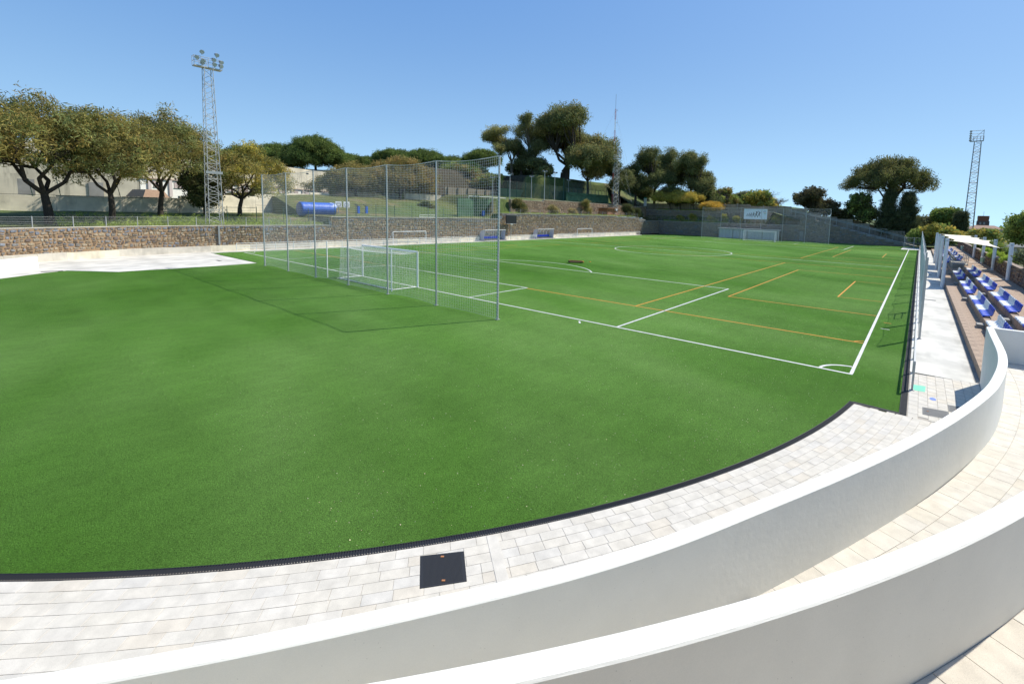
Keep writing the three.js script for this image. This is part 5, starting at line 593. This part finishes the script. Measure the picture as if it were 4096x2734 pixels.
const leafMat = new THREE.MeshPhysicalMaterial({ color: rgb(2.65, 2.55, 2.35), roughness: 1, transmission: 0.35, thickness: 0, specularIntensity: 0.3, side: THREE.DoubleSide });
let treeSeed = 900;
function tree(o) { // { name, label, base, crown:[x,y,z,rx,ry], ... } crown of leaf clumps in uneven lobes, with gaps
  const { name, label, category = 'tree', group, base, crown: [cx, cy, cz, rx, ry], lobes = 7, clumps = 26, per = 11, cs = 0.75, leaf = LC.fine, cols, trunk = 0.25, fork = 0.35, bark = M.bark, dome = 0, stems = 1, seed = treeSeed += 7, lean = 0, spread = 0.62, lobeR = 0.5, hollow = 0.45, bare = false, limbs = true, lobeList } = o, r = rngOf(seed); if (base[0] < -63.5) base[1] = Math.min(base[1], hillY(base[0], base[2]) - 0.05); const t = thing(name, label, category, group, base); const b = V(...base), wood = new MB();
  const local = (v) => V(v.x - b.x, v.y - b.y, v.z - b.z), c = V(cx, cy, cz), Ls = [];
  if (lobeList) for (const [u, v, w, a, h] of lobeList) Ls.push([V(cx + u * rx, cy + v * ry, cz + w * rx), rx * a, ry * h]);
  else for (let k = 0; k < lobes; k++) { const a = k * 2.4 + r() * 0.8, q = Math.sqrt((k + 0.35) / lobes), yy = dome ? dome * (1 - q * q) - dome * 0.35 + (r() - 0.5) * 0.25 : lerp(-0.55, 0.6, (k * 0.618 + r() * 0.2) % 1); const rad = dome ? 1 : Math.sqrt(Math.max(0.15, 1 - (yy / 0.95) ** 2)); Ls.push([V(cx + Math.cos(a) * q * spread * rad * rx, cy + yy * ry, cz + Math.sin(a) * q * spread * rad * rx), rx * lobeR * (0.75 + 0.5 * r()), ry * (dome ? 0.42 : lobeR * 0.9) * (0.75 + 0.5 * r())]); }
  const fy = lerp(base[1], cy + ry, fork), F = V(lerp(base[0], cx, 0.25) + lean, fy, lerp(base[2], cz, 0.25));
  for (let s = 0; s < stems; s++) { const of = stems > 1 ? (s - (stems - 1) / 2) * trunk * 1.6 : 0, B0 = V(b.x + of, b.y - 0.2, b.z), m = V(lerp(b.x, F.x, 0.5) + of + (r() - 0.5) * trunk, lerp(b.y, fy, 0.5), lerp(b.z, F.z, 0.5) + (r() - 0.5) * trunk); wood.path([B0, m, F].map(local), trunk * 1.15, 8, trunk * 0.8); }
  const prim = []; const np = Math.max(3, Math.min(5, Math.round(Ls.length / 3))); for (let k = 0; k < np; k++) { const a = k / np * 6.283 + r(); prim.push(V(F.x + Math.cos(a) * rx * 0.34, lerp(F.y, cy, 0.5 + 0.2 * r()), F.z + Math.sin(a) * rx * 0.34)); } if (limbs) for (const q of prim) { const mm = V().lerpVectors(F, q, 0.5).add(V((r() - 0.5) * rx * 0.22, (r() - 0.6) * 0.1 * ry, (r() - 0.5) * rx * 0.22)); wood.path([F, mm, q].map(local), trunk * 0.62, 6, trunk * 0.36); }
  const im = bare ? null : new THREE.InstancedMesh(leaf, leafMat, Ls.length * clumps * per), M4 = new THREE.Matrix4(), Q = new THREE.Quaternion(), E = new THREE.Euler(); let n = 0;
  for (const [lc, la, lb] of Ls) { const src = prim.reduce((a, q) => q.distanceTo(lc) < a.distanceTo(lc) ? q : a, prim[0]); const mid = V().lerpVectors(src, lc, 0.45).add(V((r() - 0.5) * la * 0.5, -lb * 0.15 * r(), (r() - 0.5) * la * 0.5)); if (limbs) wood.path([src, mid, lc].map(local), trunk * 0.34, 6, trunk * 0.14);
    for (let k = 0; k < clumps; k++) { const th = r() * 2 * Math.PI, u = dome ? lerp(-0.35, 1, r()) : lerp(-0.9, 1, r()), sq = Math.sqrt(1 - u * u), rad = lerp(hollow, 1, Math.sqrt(r())), p = V(lc.x + Math.cos(th) * sq * rad * la, lc.y + u * rad * lb, lc.z + Math.sin(th) * sq * rad * la); if (limbs && (bare || k % 3 === 0)) { const mm = V().lerpVectors(lc, p, 0.5).add(V((r() - 0.5) * 0.3 * la, (r() - 0.2) * 0.2 * lb, (r() - 0.5) * 0.3 * la)); wood.path([lc, mm, p].map(local), trunk * 0.16, 4, trunk * 0.05); if (bare) for (let e = 0; e < 4; e++) wood.beam(local(mm), local(V(p.x + (r() - 0.5) * la * 0.7, p.y + r() * lb * 0.5, p.z + (r() - 0.5) * la * 0.7)), trunk * 0.06, 3, trunk * 0.025); }
      if (bare) continue; const hue = r(), lum = 0.75 + 0.5 * r(); for (let e = 0; e < per; e++) { const d = V(r() * 2 - 1, (r() * 2 - 1) * 0.7, r() * 2 - 1).multiplyScalar(cs * 1.1), s = cs * (0.6 + 0.6 * r()); E.set(r() * 6.28, r() * 6.28, r() * 6.28); M4.compose(local(V(p.x + d.x, p.y + d.y, p.z + d.z)), Q.setFromEuler(E), V(s, s, s)); im.setMatrixAt(n, M4); const a = cols[Math.floor(clamp(hue + 0.25 * (r() - 0.5), 0, 0.999) * cols.length)], l = lum * (0.8 + 0.4 * r()); im.setColorAt(n, rgb(a[0] * l, a[1] * l, a[2] * l)); n++; } } }
  mesh('trunk', wood, bark, t); if (im) { im.name = 'crown'; im.castShadow = im.receiveShadow = true; stuff(im); t.add(im); }
  return t;
}
const ACA = [[0.09, 0.082, 0.024], [0.115, 0.1, 0.03], [0.07, 0.08, 0.024], [0.13, 0.1, 0.03], [0.095, 0.108, 0.04]], PINE = [[0.05, 0.075, 0.018], [0.04, 0.06, 0.015], [0.065, 0.085, 0.02]], EUC = [[0.085, 0.09, 0.035], [0.07, 0.08, 0.03], [0.1, 0.1, 0.04], [0.06, 0.07, 0.028]], DARK = [[0.035, 0.045, 0.015], [0.045, 0.055, 0.02], [0.05, 0.05, 0.02]], YEL = [[0.19, 0.165, 0.03], [0.15, 0.13, 0.03], [0.22, 0.17, 0.035]], BRO = [[0.11, 0.09, 0.03], [0.085, 0.08, 0.028], [0.13, 0.1, 0.032]], GRN = [[0.09, 0.12, 0.03], [0.07, 0.1, 0.025], [0.12, 0.14, 0.035]], OLV = [[0.075, 0.085, 0.05], [0.09, 0.1, 0.055], [0.06, 0.07, 0.035]];
const LR = 'row of trees along the left terrace';
const aca = (label, base, crown, o = {}) => tree({ name: 'feathery_tree', label, group: LR, base, crown, leaf: LC.feather, cols: ACA, trunk: 0.27, fork: 0.24, lobes: 24, clumps: 11, per: 8, cs: 0.58, dome: 0.85, spread: 1.0, lobeR: 0.34, hollow: 0.15, ...o });
aca('broad olive brown tree at the left edge behind the stone wall', [-66.3, 2.9, 14.3], [-66.4, 10.2, 15.3, 5.6, 5.6], { lobes: 30, trunk: 0.34 });
aca('second spreading olive brown tree from the left edge', [-66.8, 3.3, 9.9], [-66.8, 10.4, 9.7, 4.7, 5.4]);
aca('third olive brown tree from the left, just left of the tower', [-71.1, 3.6, 5.1], [-71.0, 10.8, 4.0, 5.2, 5.8], { lobes: 27 });
tree({ name: 'small_tree', label: 'small dark round tree at the foot of the left tower', base: [-72.1, 3.8, 0.5], crown: [-72.2, 7.3, 0.7, 2.1, 2.2], leaf: LC.round, cols: DARK, trunk: 0.14, lobes: 7, clumps: 22, per: 9, cs: 0.5 });
aca('olive brown tree with yellow flowers right of the left tower', [-73.1, 4.0, -3.7], [-72.7, 9.0, -4.8, 4.6, 4.9], { cols: ACA.concat(YEL), lobes: 19 });
aca('olive brown tree crown filling the far left corner', [-64, 2.9, 21], [-64, 10.6, 21, 5, 5], {});
const PG = 'umbrella pines on the hill'; const pine = (label, base, crown, o = {}) => tree({ name: 'umbrella_pine', label, group: PG, base, crown, leaf: LC.needle, cols: PINE, trunk: 0.4, fork: 0.45, lobes: 15, clumps: 26, per: 10, cs: 1.0, dome: 0.9, spread: 0.85, lobeR: 0.42, hollow: 0.5, ...o });
pine('largest dark umbrella pine behind the concrete hall', [-144.9, 13, -45.5], [-144.7, 20.6, -45.9, 8.0, 5.2], { lobes: 22 }); pine('dark umbrella pine left of the largest pine', [-153.2, 13, -38.3], [-153.1, 19.4, -38.6, 6.6, 3.8]); pine('low dark pine at the left end of the pine group', [-164.7, 13, -34], [-164.6, 20.0, -34.5, 6.0, 2.6]);
pine('small dark pine just right of the largest pine', [-150, 15, -58], [-149.8, 20.2, -58.3, 4.2, 1.9], { lobes: 10 }); pine('low distant pine between the hall and the lawn trees', [-155.9, 16, -68.3], [-155.8, 21.2, -68.3, 4.5, 1.5], { lobes: 9 }); pine('umbrella pine showing above the net, left one', [-138.9, 16, -67.6], [-138.7, 21.8, -67.8, 5.2, 2.6]); pine('wide umbrella pine showing above the net, middle one', [-127.7, 16, -75.2], [-129.1, 20.9, -73.3, 7.6, 3.2], { lobes: 18 }); pine('umbrella pine on thin trunks at the net corner', [-118, 16.5, -87.3], [-117.8, 22.3, -87.5, 5.2, 3.0], { stems: 2 }); pine('umbrella pine between the two net pines, farther back', [-126, 16.3, -82], [-126, 20.4, -82, 5.5, 2.4]);
tree({ name: 'carob_tree', label: 'round brown green tree on the lawn left of net centre', base: [-91.3, 6, -29.9], crown: [-91.6, 10.4, -29.4, 6.0, 4.3], cols: BRO, leaf: LC.fine, trunk: 0.3, lobes: 12, clumps: 30, per: 10, cs: 0.75, dome: 0.7, spread: 0.85 }); tree({ name: 'carob_tree', label: 'wide brown tree on the lawn behind the net', base: [-91.3, 6.7, -40], crown: [-91.2, 12.3, -40.1, 6.8, 4.4], cols: BRO.concat([[0.13, 0.095, 0.035]]), leaf: LC.fine, trunk: 0.36, fork: 0.2, lobes: 14, clumps: 32, per: 10, cs: 0.8, dome: 0.7, spread: 0.9, stems: 2 }); tree({ name: 'carob_tree', label: 'small thin tree on the lawn by the grey court wall', base: [-92, 6.9, -45], crown: [-92, 10.5, -45, 3.8, 2.8], cols: BRO, leaf: LC.feather, trunk: 0.2, lobes: 8, clumps: 20, per: 8, cs: 0.7, dome: 0.6, spread: 0.9 }); tree({ name: 'lawn_bush', label: 'round dark bush on the sunlit lawn behind the net', category: 'bush', base: [-80, 5.2, -39], crown: [-80, 5.9, -39, 1.6, 0.9], cols: DARK, leaf: LC.round, trunk: 0.1, lobes: 7, clumps: 18, per: 7, cs: 0.45 });
const EG = 'tall eucalyptus trees'; const euc = (label, base, crown, o = {}) => tree({ name: 'eucalyptus_tree', label, group: EG, base, crown, leaf: LC.droop, cols: EUC, trunk: 0.42, fork: 0.3, per: 8, cs: 0.8, spread: 0.95, lobeR: 0.25, hollow: 0.1, ...o, lobes: Math.round((o.lobes ?? 14) * 2.2), clumps: Math.round((o.clumps ?? 26) * 0.4) });
euc('open pale eucalyptus at the left of the tall group', [-96.5, 15.5, -80.9], [-98.9, 26, -78.5, 5.4, 5.2], { cols: [[0.15, 0.14, 0.05], [0.12, 0.12, 0.045], [0.1, 0.1, 0.04]], bark: M.barkPale, fork: 0.3, lean: 0.8, clumps: 20 }); euc('narrow dark eucalyptus between two taller pale ones', [-93.2, 15, -81.3], [-93.2, 22.6, -81.3, 2.7, 5.8], { cols: DARK, lobes: 9 }); euc('tall thin see through eucalyptus with bare stems', [-93.3, 16, -86.6], [-93.6, 28, -86.4, 5.2, 9], { clumps: 17, fork: 0.22, bark: M.barkPale, hollow: 0.2, lobes: 13 }); euc('largest broad eucalyptus dominating the middle skyline', [-84.7, 15.7, -91.3], [-82.2, 27.2, -93.4, 11.8, 11.6], { lobes: 32, clumps: 36, trunk: 0.8, fork: 0.18, stems: 2, cs: 1.1, spread: 0.98, cols: EUC.concat([[0.12, 0.1, 0.035]]) }); euc('brownish eucalyptus below the right side of the largest one', [-80.2, 14, -97], [-80.2, 21.2, -96.8, 6.2, 7.2], { cols: BRO, lobes: 16 }); euc('dark narrow eucalyptus behind the far floodlight tower', [-71.4, 9.5, -101.4], [-71.8, 18.0, -101.2, 4.8, 6.8], { cols: DARK.concat(EUC) }); euc('low dark eucalyptus in the dip between tall groups', [-71.6, 10, -111.9], [-72, 17.0, -111.7, 3.6, 5.6], { cols: DARK }); euc('left tree of the right hand eucalyptus group', [-67.6, 9.5, -117.1], [-68, 20.6, -117, 6.0, 9], { cols: EUC.concat(DARK), lobes: 18 }); euc('second tree of the right hand eucalyptus group', [-65.4, 9.5, -126], [-66, 21.5, -126, 5.2, 8.8], {}); euc('tall tree in the middle of the right eucalyptus group', [-57.9, 9, -122.9], [-57.9, 19.5, -122.9, 5.8, 8.4], { lobes: 18, cols: EUC.concat([[0.12, 0.11, 0.04]]) }); euc('rightmost tree of the right hand eucalyptus group', [-53.6, 9, -121.5], [-54.2, 18.3, -121.2, 4.3, 8.2], {}); 
{ const dk = (label, base, crown, o = {}) => tree({ name: 'evergreen_tree', label, base, crown, cols: DARK, leaf: LC.round, trunk: 0.25, lobes: 16, clumps: 13, per: 8, cs: 0.8, lobeR: 0.36, spread: 0.8, hollow: 0.15, limbs: true, ...o });
  dk('dark round tree below the open pale eucalyptus', [-99, 15.8, -88], [-99, 18.0, -88, 4.5, 3.0]); dk('dark undergrowth tree at the foot of the middle eucalyptus', [-88, 15.6, -84], [-88, 18.6, -84, 3.8, 3.0], { cols: DARK.concat(EUC) }); dk('green brown bush tree behind the tennis fence', [-97, 13, -66], [-97, 14.6, -66, 8, 3.0], { cols: BRO.concat(GRN), lobes: 16 }); dk('pale green dome shaped tree at the net corner', [-105, 15, -70], [-105, 17.2, -70, 6.0, 2.4], { cols: GRN, dome: 0.7, spread: 0.85 }); dk('dark tree mass behind the cream flat roofed building', [-80, 9.5, -126], [-80, 15.6, -128, 6, 5.5], { lobes: 16 }); dk('dark low tree behind the yellow shrubs', [-62, 7.5, -119], [-62, 11.5, -119.5, 6, 3.6], { lobes: 14 });
  dk('dark tree right of the yellow shrubs', [-52, 7.5, -122], [-52, 11.2, -122, 4, 3.2], {}); dk('mixed green tree right of the eucalyptus group', [-56.1, 7.8, -130.2], [-54.4, 12.4, -130.1, 4.0, 3.9], { cols: GRN.concat(EUC) }); dk('second mixed green tree along the far skyline', [-52.9, 8, -136.7], [-50.7, 12.2, -136.8, 4.6, 3.0], { cols: GRN.concat(BRO) }); dk('low grey green tree on the far skyline', [-48, 8.5, -143.6], [-46.1, 12.0, -143.6, 4.4, 2.4], { cols: OLV }); dk('yellow green tree behind the far banner', [-36.4, 7.5, -126.1], [-36.8, 11.0, -126, 4.8, 3.1], { cols: GRN.concat(YEL) }); dk('dark holm oak above the stepped stone wall', [-21.6, 5.3, -121], [-22.1, 10.5, -121, 5.4, 4.0], { cols: [[0.04, 0.035, 0.018], [0.05, 0.045, 0.022], [0.03, 0.032, 0.015]], lobes: 14, hollow: 0.3, clumps: 20 }); dk('small dark bush left of the big spreading tree', [-15.2, 4.8, -125], [-15.4, 6.6, -125, 2.0, 1.3], { lobes: 7, category: 'bush' }); dk('round green tree under the left of the spreading tree', [-10.2, 3.5, -123.5], [-10.9, 8.9, -123.4, 3.3, 4.3], { cols: DARK.concat(GRN), lobes: 12, fork: 0.2 }); dk('small grey green tree right of the dark conifers', [2.5, 3, -131], [2.3, 5.3, -131, 2.2, 1.6], { cols: OLV, lobes: 8 }); 
  dk('broad sunny green tree beside the right tower', [7.3, 2.5, -124.9], [6.7, 6.6, -124.9, 2.9, 3.0], { cols: GRN, clumps: 18, hollow: 0.2 }); dk('green bushes right of the tower base', [10.4, 1.2, -92], [10.6, 2.9, -92, 2.0, 1.3], { cols: GRN.concat(YEL), lobes: 9, category: 'bush' }); dk('large green tree at the right edge behind the sails', [10.5, 1.1, -42], [10.7, 4.9, -43, 2.5, 2.2], { cols: GRN, lobes: 14, cs: 0.4, clumps: 30, per: 12 }); dk('grey green olive bush behind the nearest rear sail post', [9.2, 1.0, -27.5], [9.3, 2.9, -27.5, 1.9, 1.7], { cols: OLV, lobes: 12, cs: 0.28, clumps: 34, per: 12, category: 'bush' }); dk('dark hedge bush at the right edge behind the stand wall', [9.6, 1.0, -20.5], [9.6, 2.3, -20.8, 1.8, 1.4], { cols: OLV.concat(DARK), lobes: 10, cs: 0.25, clumps: 34, per: 12, category: 'bush' }); dk('bright green shrubs behind the far end of the stand', [5.3, 0.8, -108], [4.9, 3.2, -108, 3.2, 1.9], { cols: GRN.concat(YEL), lobes: 12, category: 'bush' }); dk('low domed green bush behind the far corner gate', [2.0, 0.3, -109], [1.9, 2.4, -109, 1.8, 1.1], { cols: GRN, lobes: 8, category: 'bush' }); dk('long low bush line behind the stand wall, far part', [9.5, 1, -66], [9.6, 2.4, -66, 1.8, 1.2], { cols: GRN, lobes: 10, cs: 0.4, category: 'bush' });
  tree({ name: 'spreading_tree', label: 'big umbrella shaped tree on the right skyline', base: [-5.2, 3.5, -126], crown: [-6.1, 16.2, -125.8, 8.8, 5.8], cols: [[0.06, 0.065, 0.02], [0.075, 0.07, 0.025], [0.05, 0.055, 0.018]], leaf: LC.fine, trunk: 0.5, fork: 0.34, lobes: 40, clumps: 11, per: 9, cs: 0.85, dome: 0.95, spread: 0.95, lobeR: 0.25, hollow: 0.2, stems: 2 });
  for (const [l, b, c] of [['dark narrow conifer under the spreading tree, left one', [-4.6, 2.8, -119.4], [-5.0, 8.0, -119.4, 3.0, 5.0]], ['dark broad conifer under the spreading tree, right one', [-0.9, 2.3, -119.6], [-1.2, 7.4, -119.6, 3.5, 5.0]], ['slim dark cypress at the foot of the right tower', [9.0, 1.4, -117.6], [8.7, 5.0, -117.6, 1.0, 2.8]]]) { const ll = []; for (let k = 0; k < 10; k++) { const v = lerp(-0.95, 0.85, k / 9), w = 0.85 * (1 - (v + 1) / 2.05) + 0.12; ll.push([0.25 * Math.sin(k * 2.4) * w, v, 0.25 * Math.cos(k * 2.4) * w, w, 0.22]); } dk(l, b, c, { name: 'conifer_tree', lobeList: ll, cols: [[0.03, 0.04, 0.016], [0.04, 0.048, 0.02], [0.05, 0.055, 0.024]], leaf: LC.needle, cs: 0.7, clumps: 26 }); }
  const y = (label, base, crown, o) => tree({ name: 'yellow_shrub', label, category: 'shrub', group: 'yellow green shrubs on the far terrace', base, crown, cols: YEL, leaf: LC.fine, trunk: 0.12, fork: 0.25, lobes: 12, clumps: 26, per: 10, cs: 0.6, dome: 0.6, spread: 0.85, ...o }); y('yellow green mimosa shrub, left of three on far terrace', [-60.6, 7.4, -115.2], [-63.2, 11.2, -115.2, 3.4, 2.1]); y('yellow green mimosa shrub, middle of three on far terrace', [-57.9, 7.4, -116], [-59.0, 11.4, -116, 3.2, 2.5]); y('broad yellow green mimosa shrub, right of three on far terrace', [-53.3, 7.4, -115.5], [-55.0, 11.0, -115.5, 3.9, 2.4]); y('low golden shrub at the left end of the precast fence', [-47.5, 7.3, -115.6], [-48.0, 8.6, -115.6, 2.8, 1.5], { cols: [[0.24, 0.16, 0.025], [0.2, 0.14, 0.03]] });
  for (const [l, b, c] of [['leafless tree above the precast fence', [-50.7, 8, -132.2], [-50.7, 13.2, -132, 3.2, 3.4]], ['wide leafless tree behind the far banner', [-32.3, 7.5, -125.1], [-32.7, 11.4, -125, 4.8, 2.8]], ['pale leafless twiggy tree left of the right tower', [4.2, 2.5, -126], [4.0, 6.6, -126, 2.0, 2.2]]]) tree({ name: 'bare_tree', label: l, group: 'leafless trees', base: b, crown: c, bare: true, bark: M.barkPale, trunk: 0.24, fork: 0.3, lobes: 9, clumps: 9, cols: BRO });
  // ivy and terrace bushes
  const bush = (label, base, rx, ry, cols, o = {}) => tree({ name: 'terrace_bush', label, category: 'bush', group: 'bushes on the stone terraces', base, crown: [base[0], base[1] + ry, base[2], rx, ry], cols, leaf: LC.fine, trunk: 0.06, fork: 0.15, lobes: 7, clumps: 16, per: 7, cs: 0.35, ...o });
  bush('ivy covered hedge column beside the dark green court wall', [-66, 5.0, -52.0], 1.7, 1.6, BRO.concat(DARK), { lobes: 14, cs: 0.4, name: 'hedge_column' }); bush('dry rounded bush on the terrace left of the ivy twin', [-67.5, 5.0, -65.5], 1.4, 1.3, [[0.16, 0.13, 0.06], [0.13, 0.12, 0.05]]); bush('thin dry bush on the middle of the terrace', [-67.8, 5.0, -73.5], 1.2, 1.0, [[0.17, 0.14, 0.07]], { clumps: 8 }); bush('tall dark bush against the upper wall', [-68.5, 5.0, -80.5], 1.4, 2.2, [[0.09, 0.09, 0.03], [0.14, 0.12, 0.04]]); bush('big dark bush right of the orange hut', [-66.5, 5.0, -98.4], 2.1, 2.0, DARK, { lobes: 12 }); bush('dark bush hanging at the terrace corner', [-66, 4.4, -103.5], 1.8, 1.7, DARK, { lobes: 10 }); [-56.5, -52.5, -47, -43, -39.5, -29.5].forEach((x, k) => bush(['spiky', 'low', 'tall', 'pale', 'small', 'wide'][k] + ' yellowish bush on the far shaded ledge', [x, 4.0, -113.3], 0.9 + 0.3 * (k % 3), 1.0 + 0.25 * (k % 2), YEL.concat(GRN), { clumps: 10 })); [-37, -45.5, -54].forEach((z, k) => bush('bright creeper tuft on the stand wall, ' + ['near', 'middle', 'far'][k] + ' one', [8.05, 2.1, z], 0.5, 0.3, [[0.14, 0.2, 0.03], [0.18, 0.22, 0.04]], { cs: 0.22, name: 'creeper', lobes: 5, limbs: false }));
}
{ // grass tufts along the terraces
  const r = rngOf(555), g = leafCluster(12, 0.42, 0.05, 77, 1), n = 2600, im = new THREE.InstancedMesh(g, leafMat, n), m = new THREE.Matrix4(), q = new THREE.Quaternion(), e = new THREE.Euler(); for (let k = 0; k < n; k++) { let x, y, z, s; const u = r(); if (u < 0.4) { x = -63.6 - r() * 11 * r(); z = lerp(14, -11, r()); y = hillY(x, z); s = 0.2 + 0.3 * r(); } else if (u < 0.65) { x = -63.6 - r() * 2; z = lerp(-46, -98, r()); y = 5.1; s = 0.2 + 0.3 * r(); } else if (u < 0.85) { x = lerp(-62, -42, r()); z = -112.5 - r() * 0.9; y = 4.05; s = 0.25 + 0.3 * r(); } else { x = lerp(-66, -45, r()); z = -115 - r() * 1.5; y = 7.4; s = 0.25 + 0.25 * r(); } e.set(0, r() * 6.28, 0); m.compose(V(x, y + s * 0.4, z), q.setFromEuler(e), V(s, s, s)); im.setMatrixAt(k, m); const c = 0.7 + 0.6 * r(); im.setColorAt(k, rgb(0.13 * c, 0.17 * c, 0.03 * c)); } im.name = 'terrace_grass'; stuff(im); tag(im, 'rough grass and weeds on the stone terraces', 'grass'); im.castShadow = im.receiveShadow = true; scene.add(im);
}
// ---------------------------------------------------------------- far buildings
{ const t = thing('brick_tower', 'square brick tower with dark bands on the right horizon', 'tower'); mesh('shaft', new MB().box(22, 3.8, -240, 3.4, 8.6, 3.4), M.brick, t); mesh('dark_storey', new MB().box(22, 6.1, -240, 3.8, 2.0, 3.8), mat(0.13, 0.08, 0.07, 0.9), t); mesh('top_storey', new MB().box(22, 8.6, -240, 3.5, 1.2, 3.5), M.brick, t); for (const d of [-0.9, 0.3]) mesh('window', new MB().box(22 + d, 6.1, -238.05, 0.6, 1.0, 0.1), mat(0.3, 0.26, 0.25, 0.5), t); mesh('aerial', new MB().beam(V(22, 9.2, -240), V(22, 11, -240), 0.05, 4), M.galvDull, t); }
for (const [l, x, z, w, h, d] of [['low house with pink tiled roof below the brick tower', 20, -208, 10, 3.6, 8], ['low tiled house left of the right tower', 2.0, -185, 9, 3.4, 7], ['small grey roofed outbuilding behind the right trees', 14, -70, 4, 2.2, 3.6]]) { const t = thing('tiled_house', l, 'house'); mesh('walls', new MB().box(x, h / 2 + 0.4, z, w, h, d), M.cream, t); const g = new MB(), y = h + 0.4, P = (a, b, c) => V(x + a * (w / 2 + 0.4), y + b, z + c * (d / 2 + 0.4)); g.quad(P(-1, 0, 1), P(1, 0, 1), P(0.5, 1.3, 0), P(-0.5, 1.3, 0)); g.quad(P(1, 0, -1), P(-1, 0, -1), P(-0.5, 1.3, 0), P(0.5, 1.3, 0)); g.tri(P(-1, 0, -1), P(-1, 0, 1), P(-0.5, 1.3, 0)); g.tri(P(1, 0, 1), P(1, 0, -1), P(0.5, 1.3, 0)); mesh('roof', g, w < 5 ? M.concGrey : M.roof, t); for (const s of [-0.3, 0.3]) mesh('window', new MB().box(x + s * w, h / 2 + 0.7, z + d / 2 + 0.03, 0.9, 1.0, 0.08), M.glassDark, t); }
{ const t = thing('apartment_blocks', 'pale distant apartment block behind the spreading tree', 'building'); mesh('wall', new MB().box(-32, 4.6, -280, 5, 9.6, 6), M.plaster, t); mesh('wall', new MB().box(-28.2, 4, -282, 4, 8.4, 6), M.plaster, t); for (let k = 0; k < 6; k++) mesh('window', new MB().box(-33.6 + (k % 3) * 1.5, 6.2 + Math.floor(k / 3) * 1.7, -276.95, 0.8, 0.9, 0.1), M.glassDark, t); const s = thing('long_shed', 'long shed with beige sloping roof behind the precast fence', 'shed'); const g = new MB(); g.quad(V(-15, 6.1, -134), V(-15, 6.5, -129), V(-7.6, 4.4, -129), V(-7.6, 4.2, -134)); g.quad(V(-15, 6.5, -129), V(-15, 3, -129), V(-7.6, 3, -129), V(-7.6, 4.4, -129)); mesh('roof', g, mat(0.6, 0.5, 0.4, 0.9, { map: grainTex }), s); }
{ const t = thing('utility_pole', 'wooden utility poles with wires on the right horizon', 'utility pole'); for (const [x, z, h] of [[5.2, -150, 8.2], [8.6, -155, 6.6]]) mesh('pole', new MB().beam(V(x, 1, z), V(x, h, z), 0.12, 6), M.bark, t); mesh('wires', new MB().beam(V(-6, 7.2, -148), V(5.2, 8, -150), 0.03, 3).beam(V(5.2, 8, -150), V(14, 6.2, -157), 0.03, 3), M.black, t); }

{ // clubhouse behind the photographer: it keeps the sky off the near walls and throws back warm light
  const t = thing('clubhouse', 'brown brick clubhouse behind the upper terrace, outside the picture', 'building'), bm = mat(0.5, 0.4, 0.25, 0.9, { map: grainTex }); mesh('front_wall', new MB().box(3.9, 4.2, 22.1, 26, 8.4, 0.4, 0.656), bm, t); mesh('roof', new MB().box(5.2, 8.5, 23.8, 27, 0.3, 4.6, 0.656), M.roof, t); for (let k = 0; k < 5; k++) { const u = -9 + k * 4.4; mesh('window', new MB().box(3.9 - 0.19 + u * Math.cos(0.656), 5.2, 22.1 - 0.16 - u * Math.sin(0.656), 2, 1.6, 0.12, 0.656), M.glassDark, t); }
}
renderer.render(scene, camera);
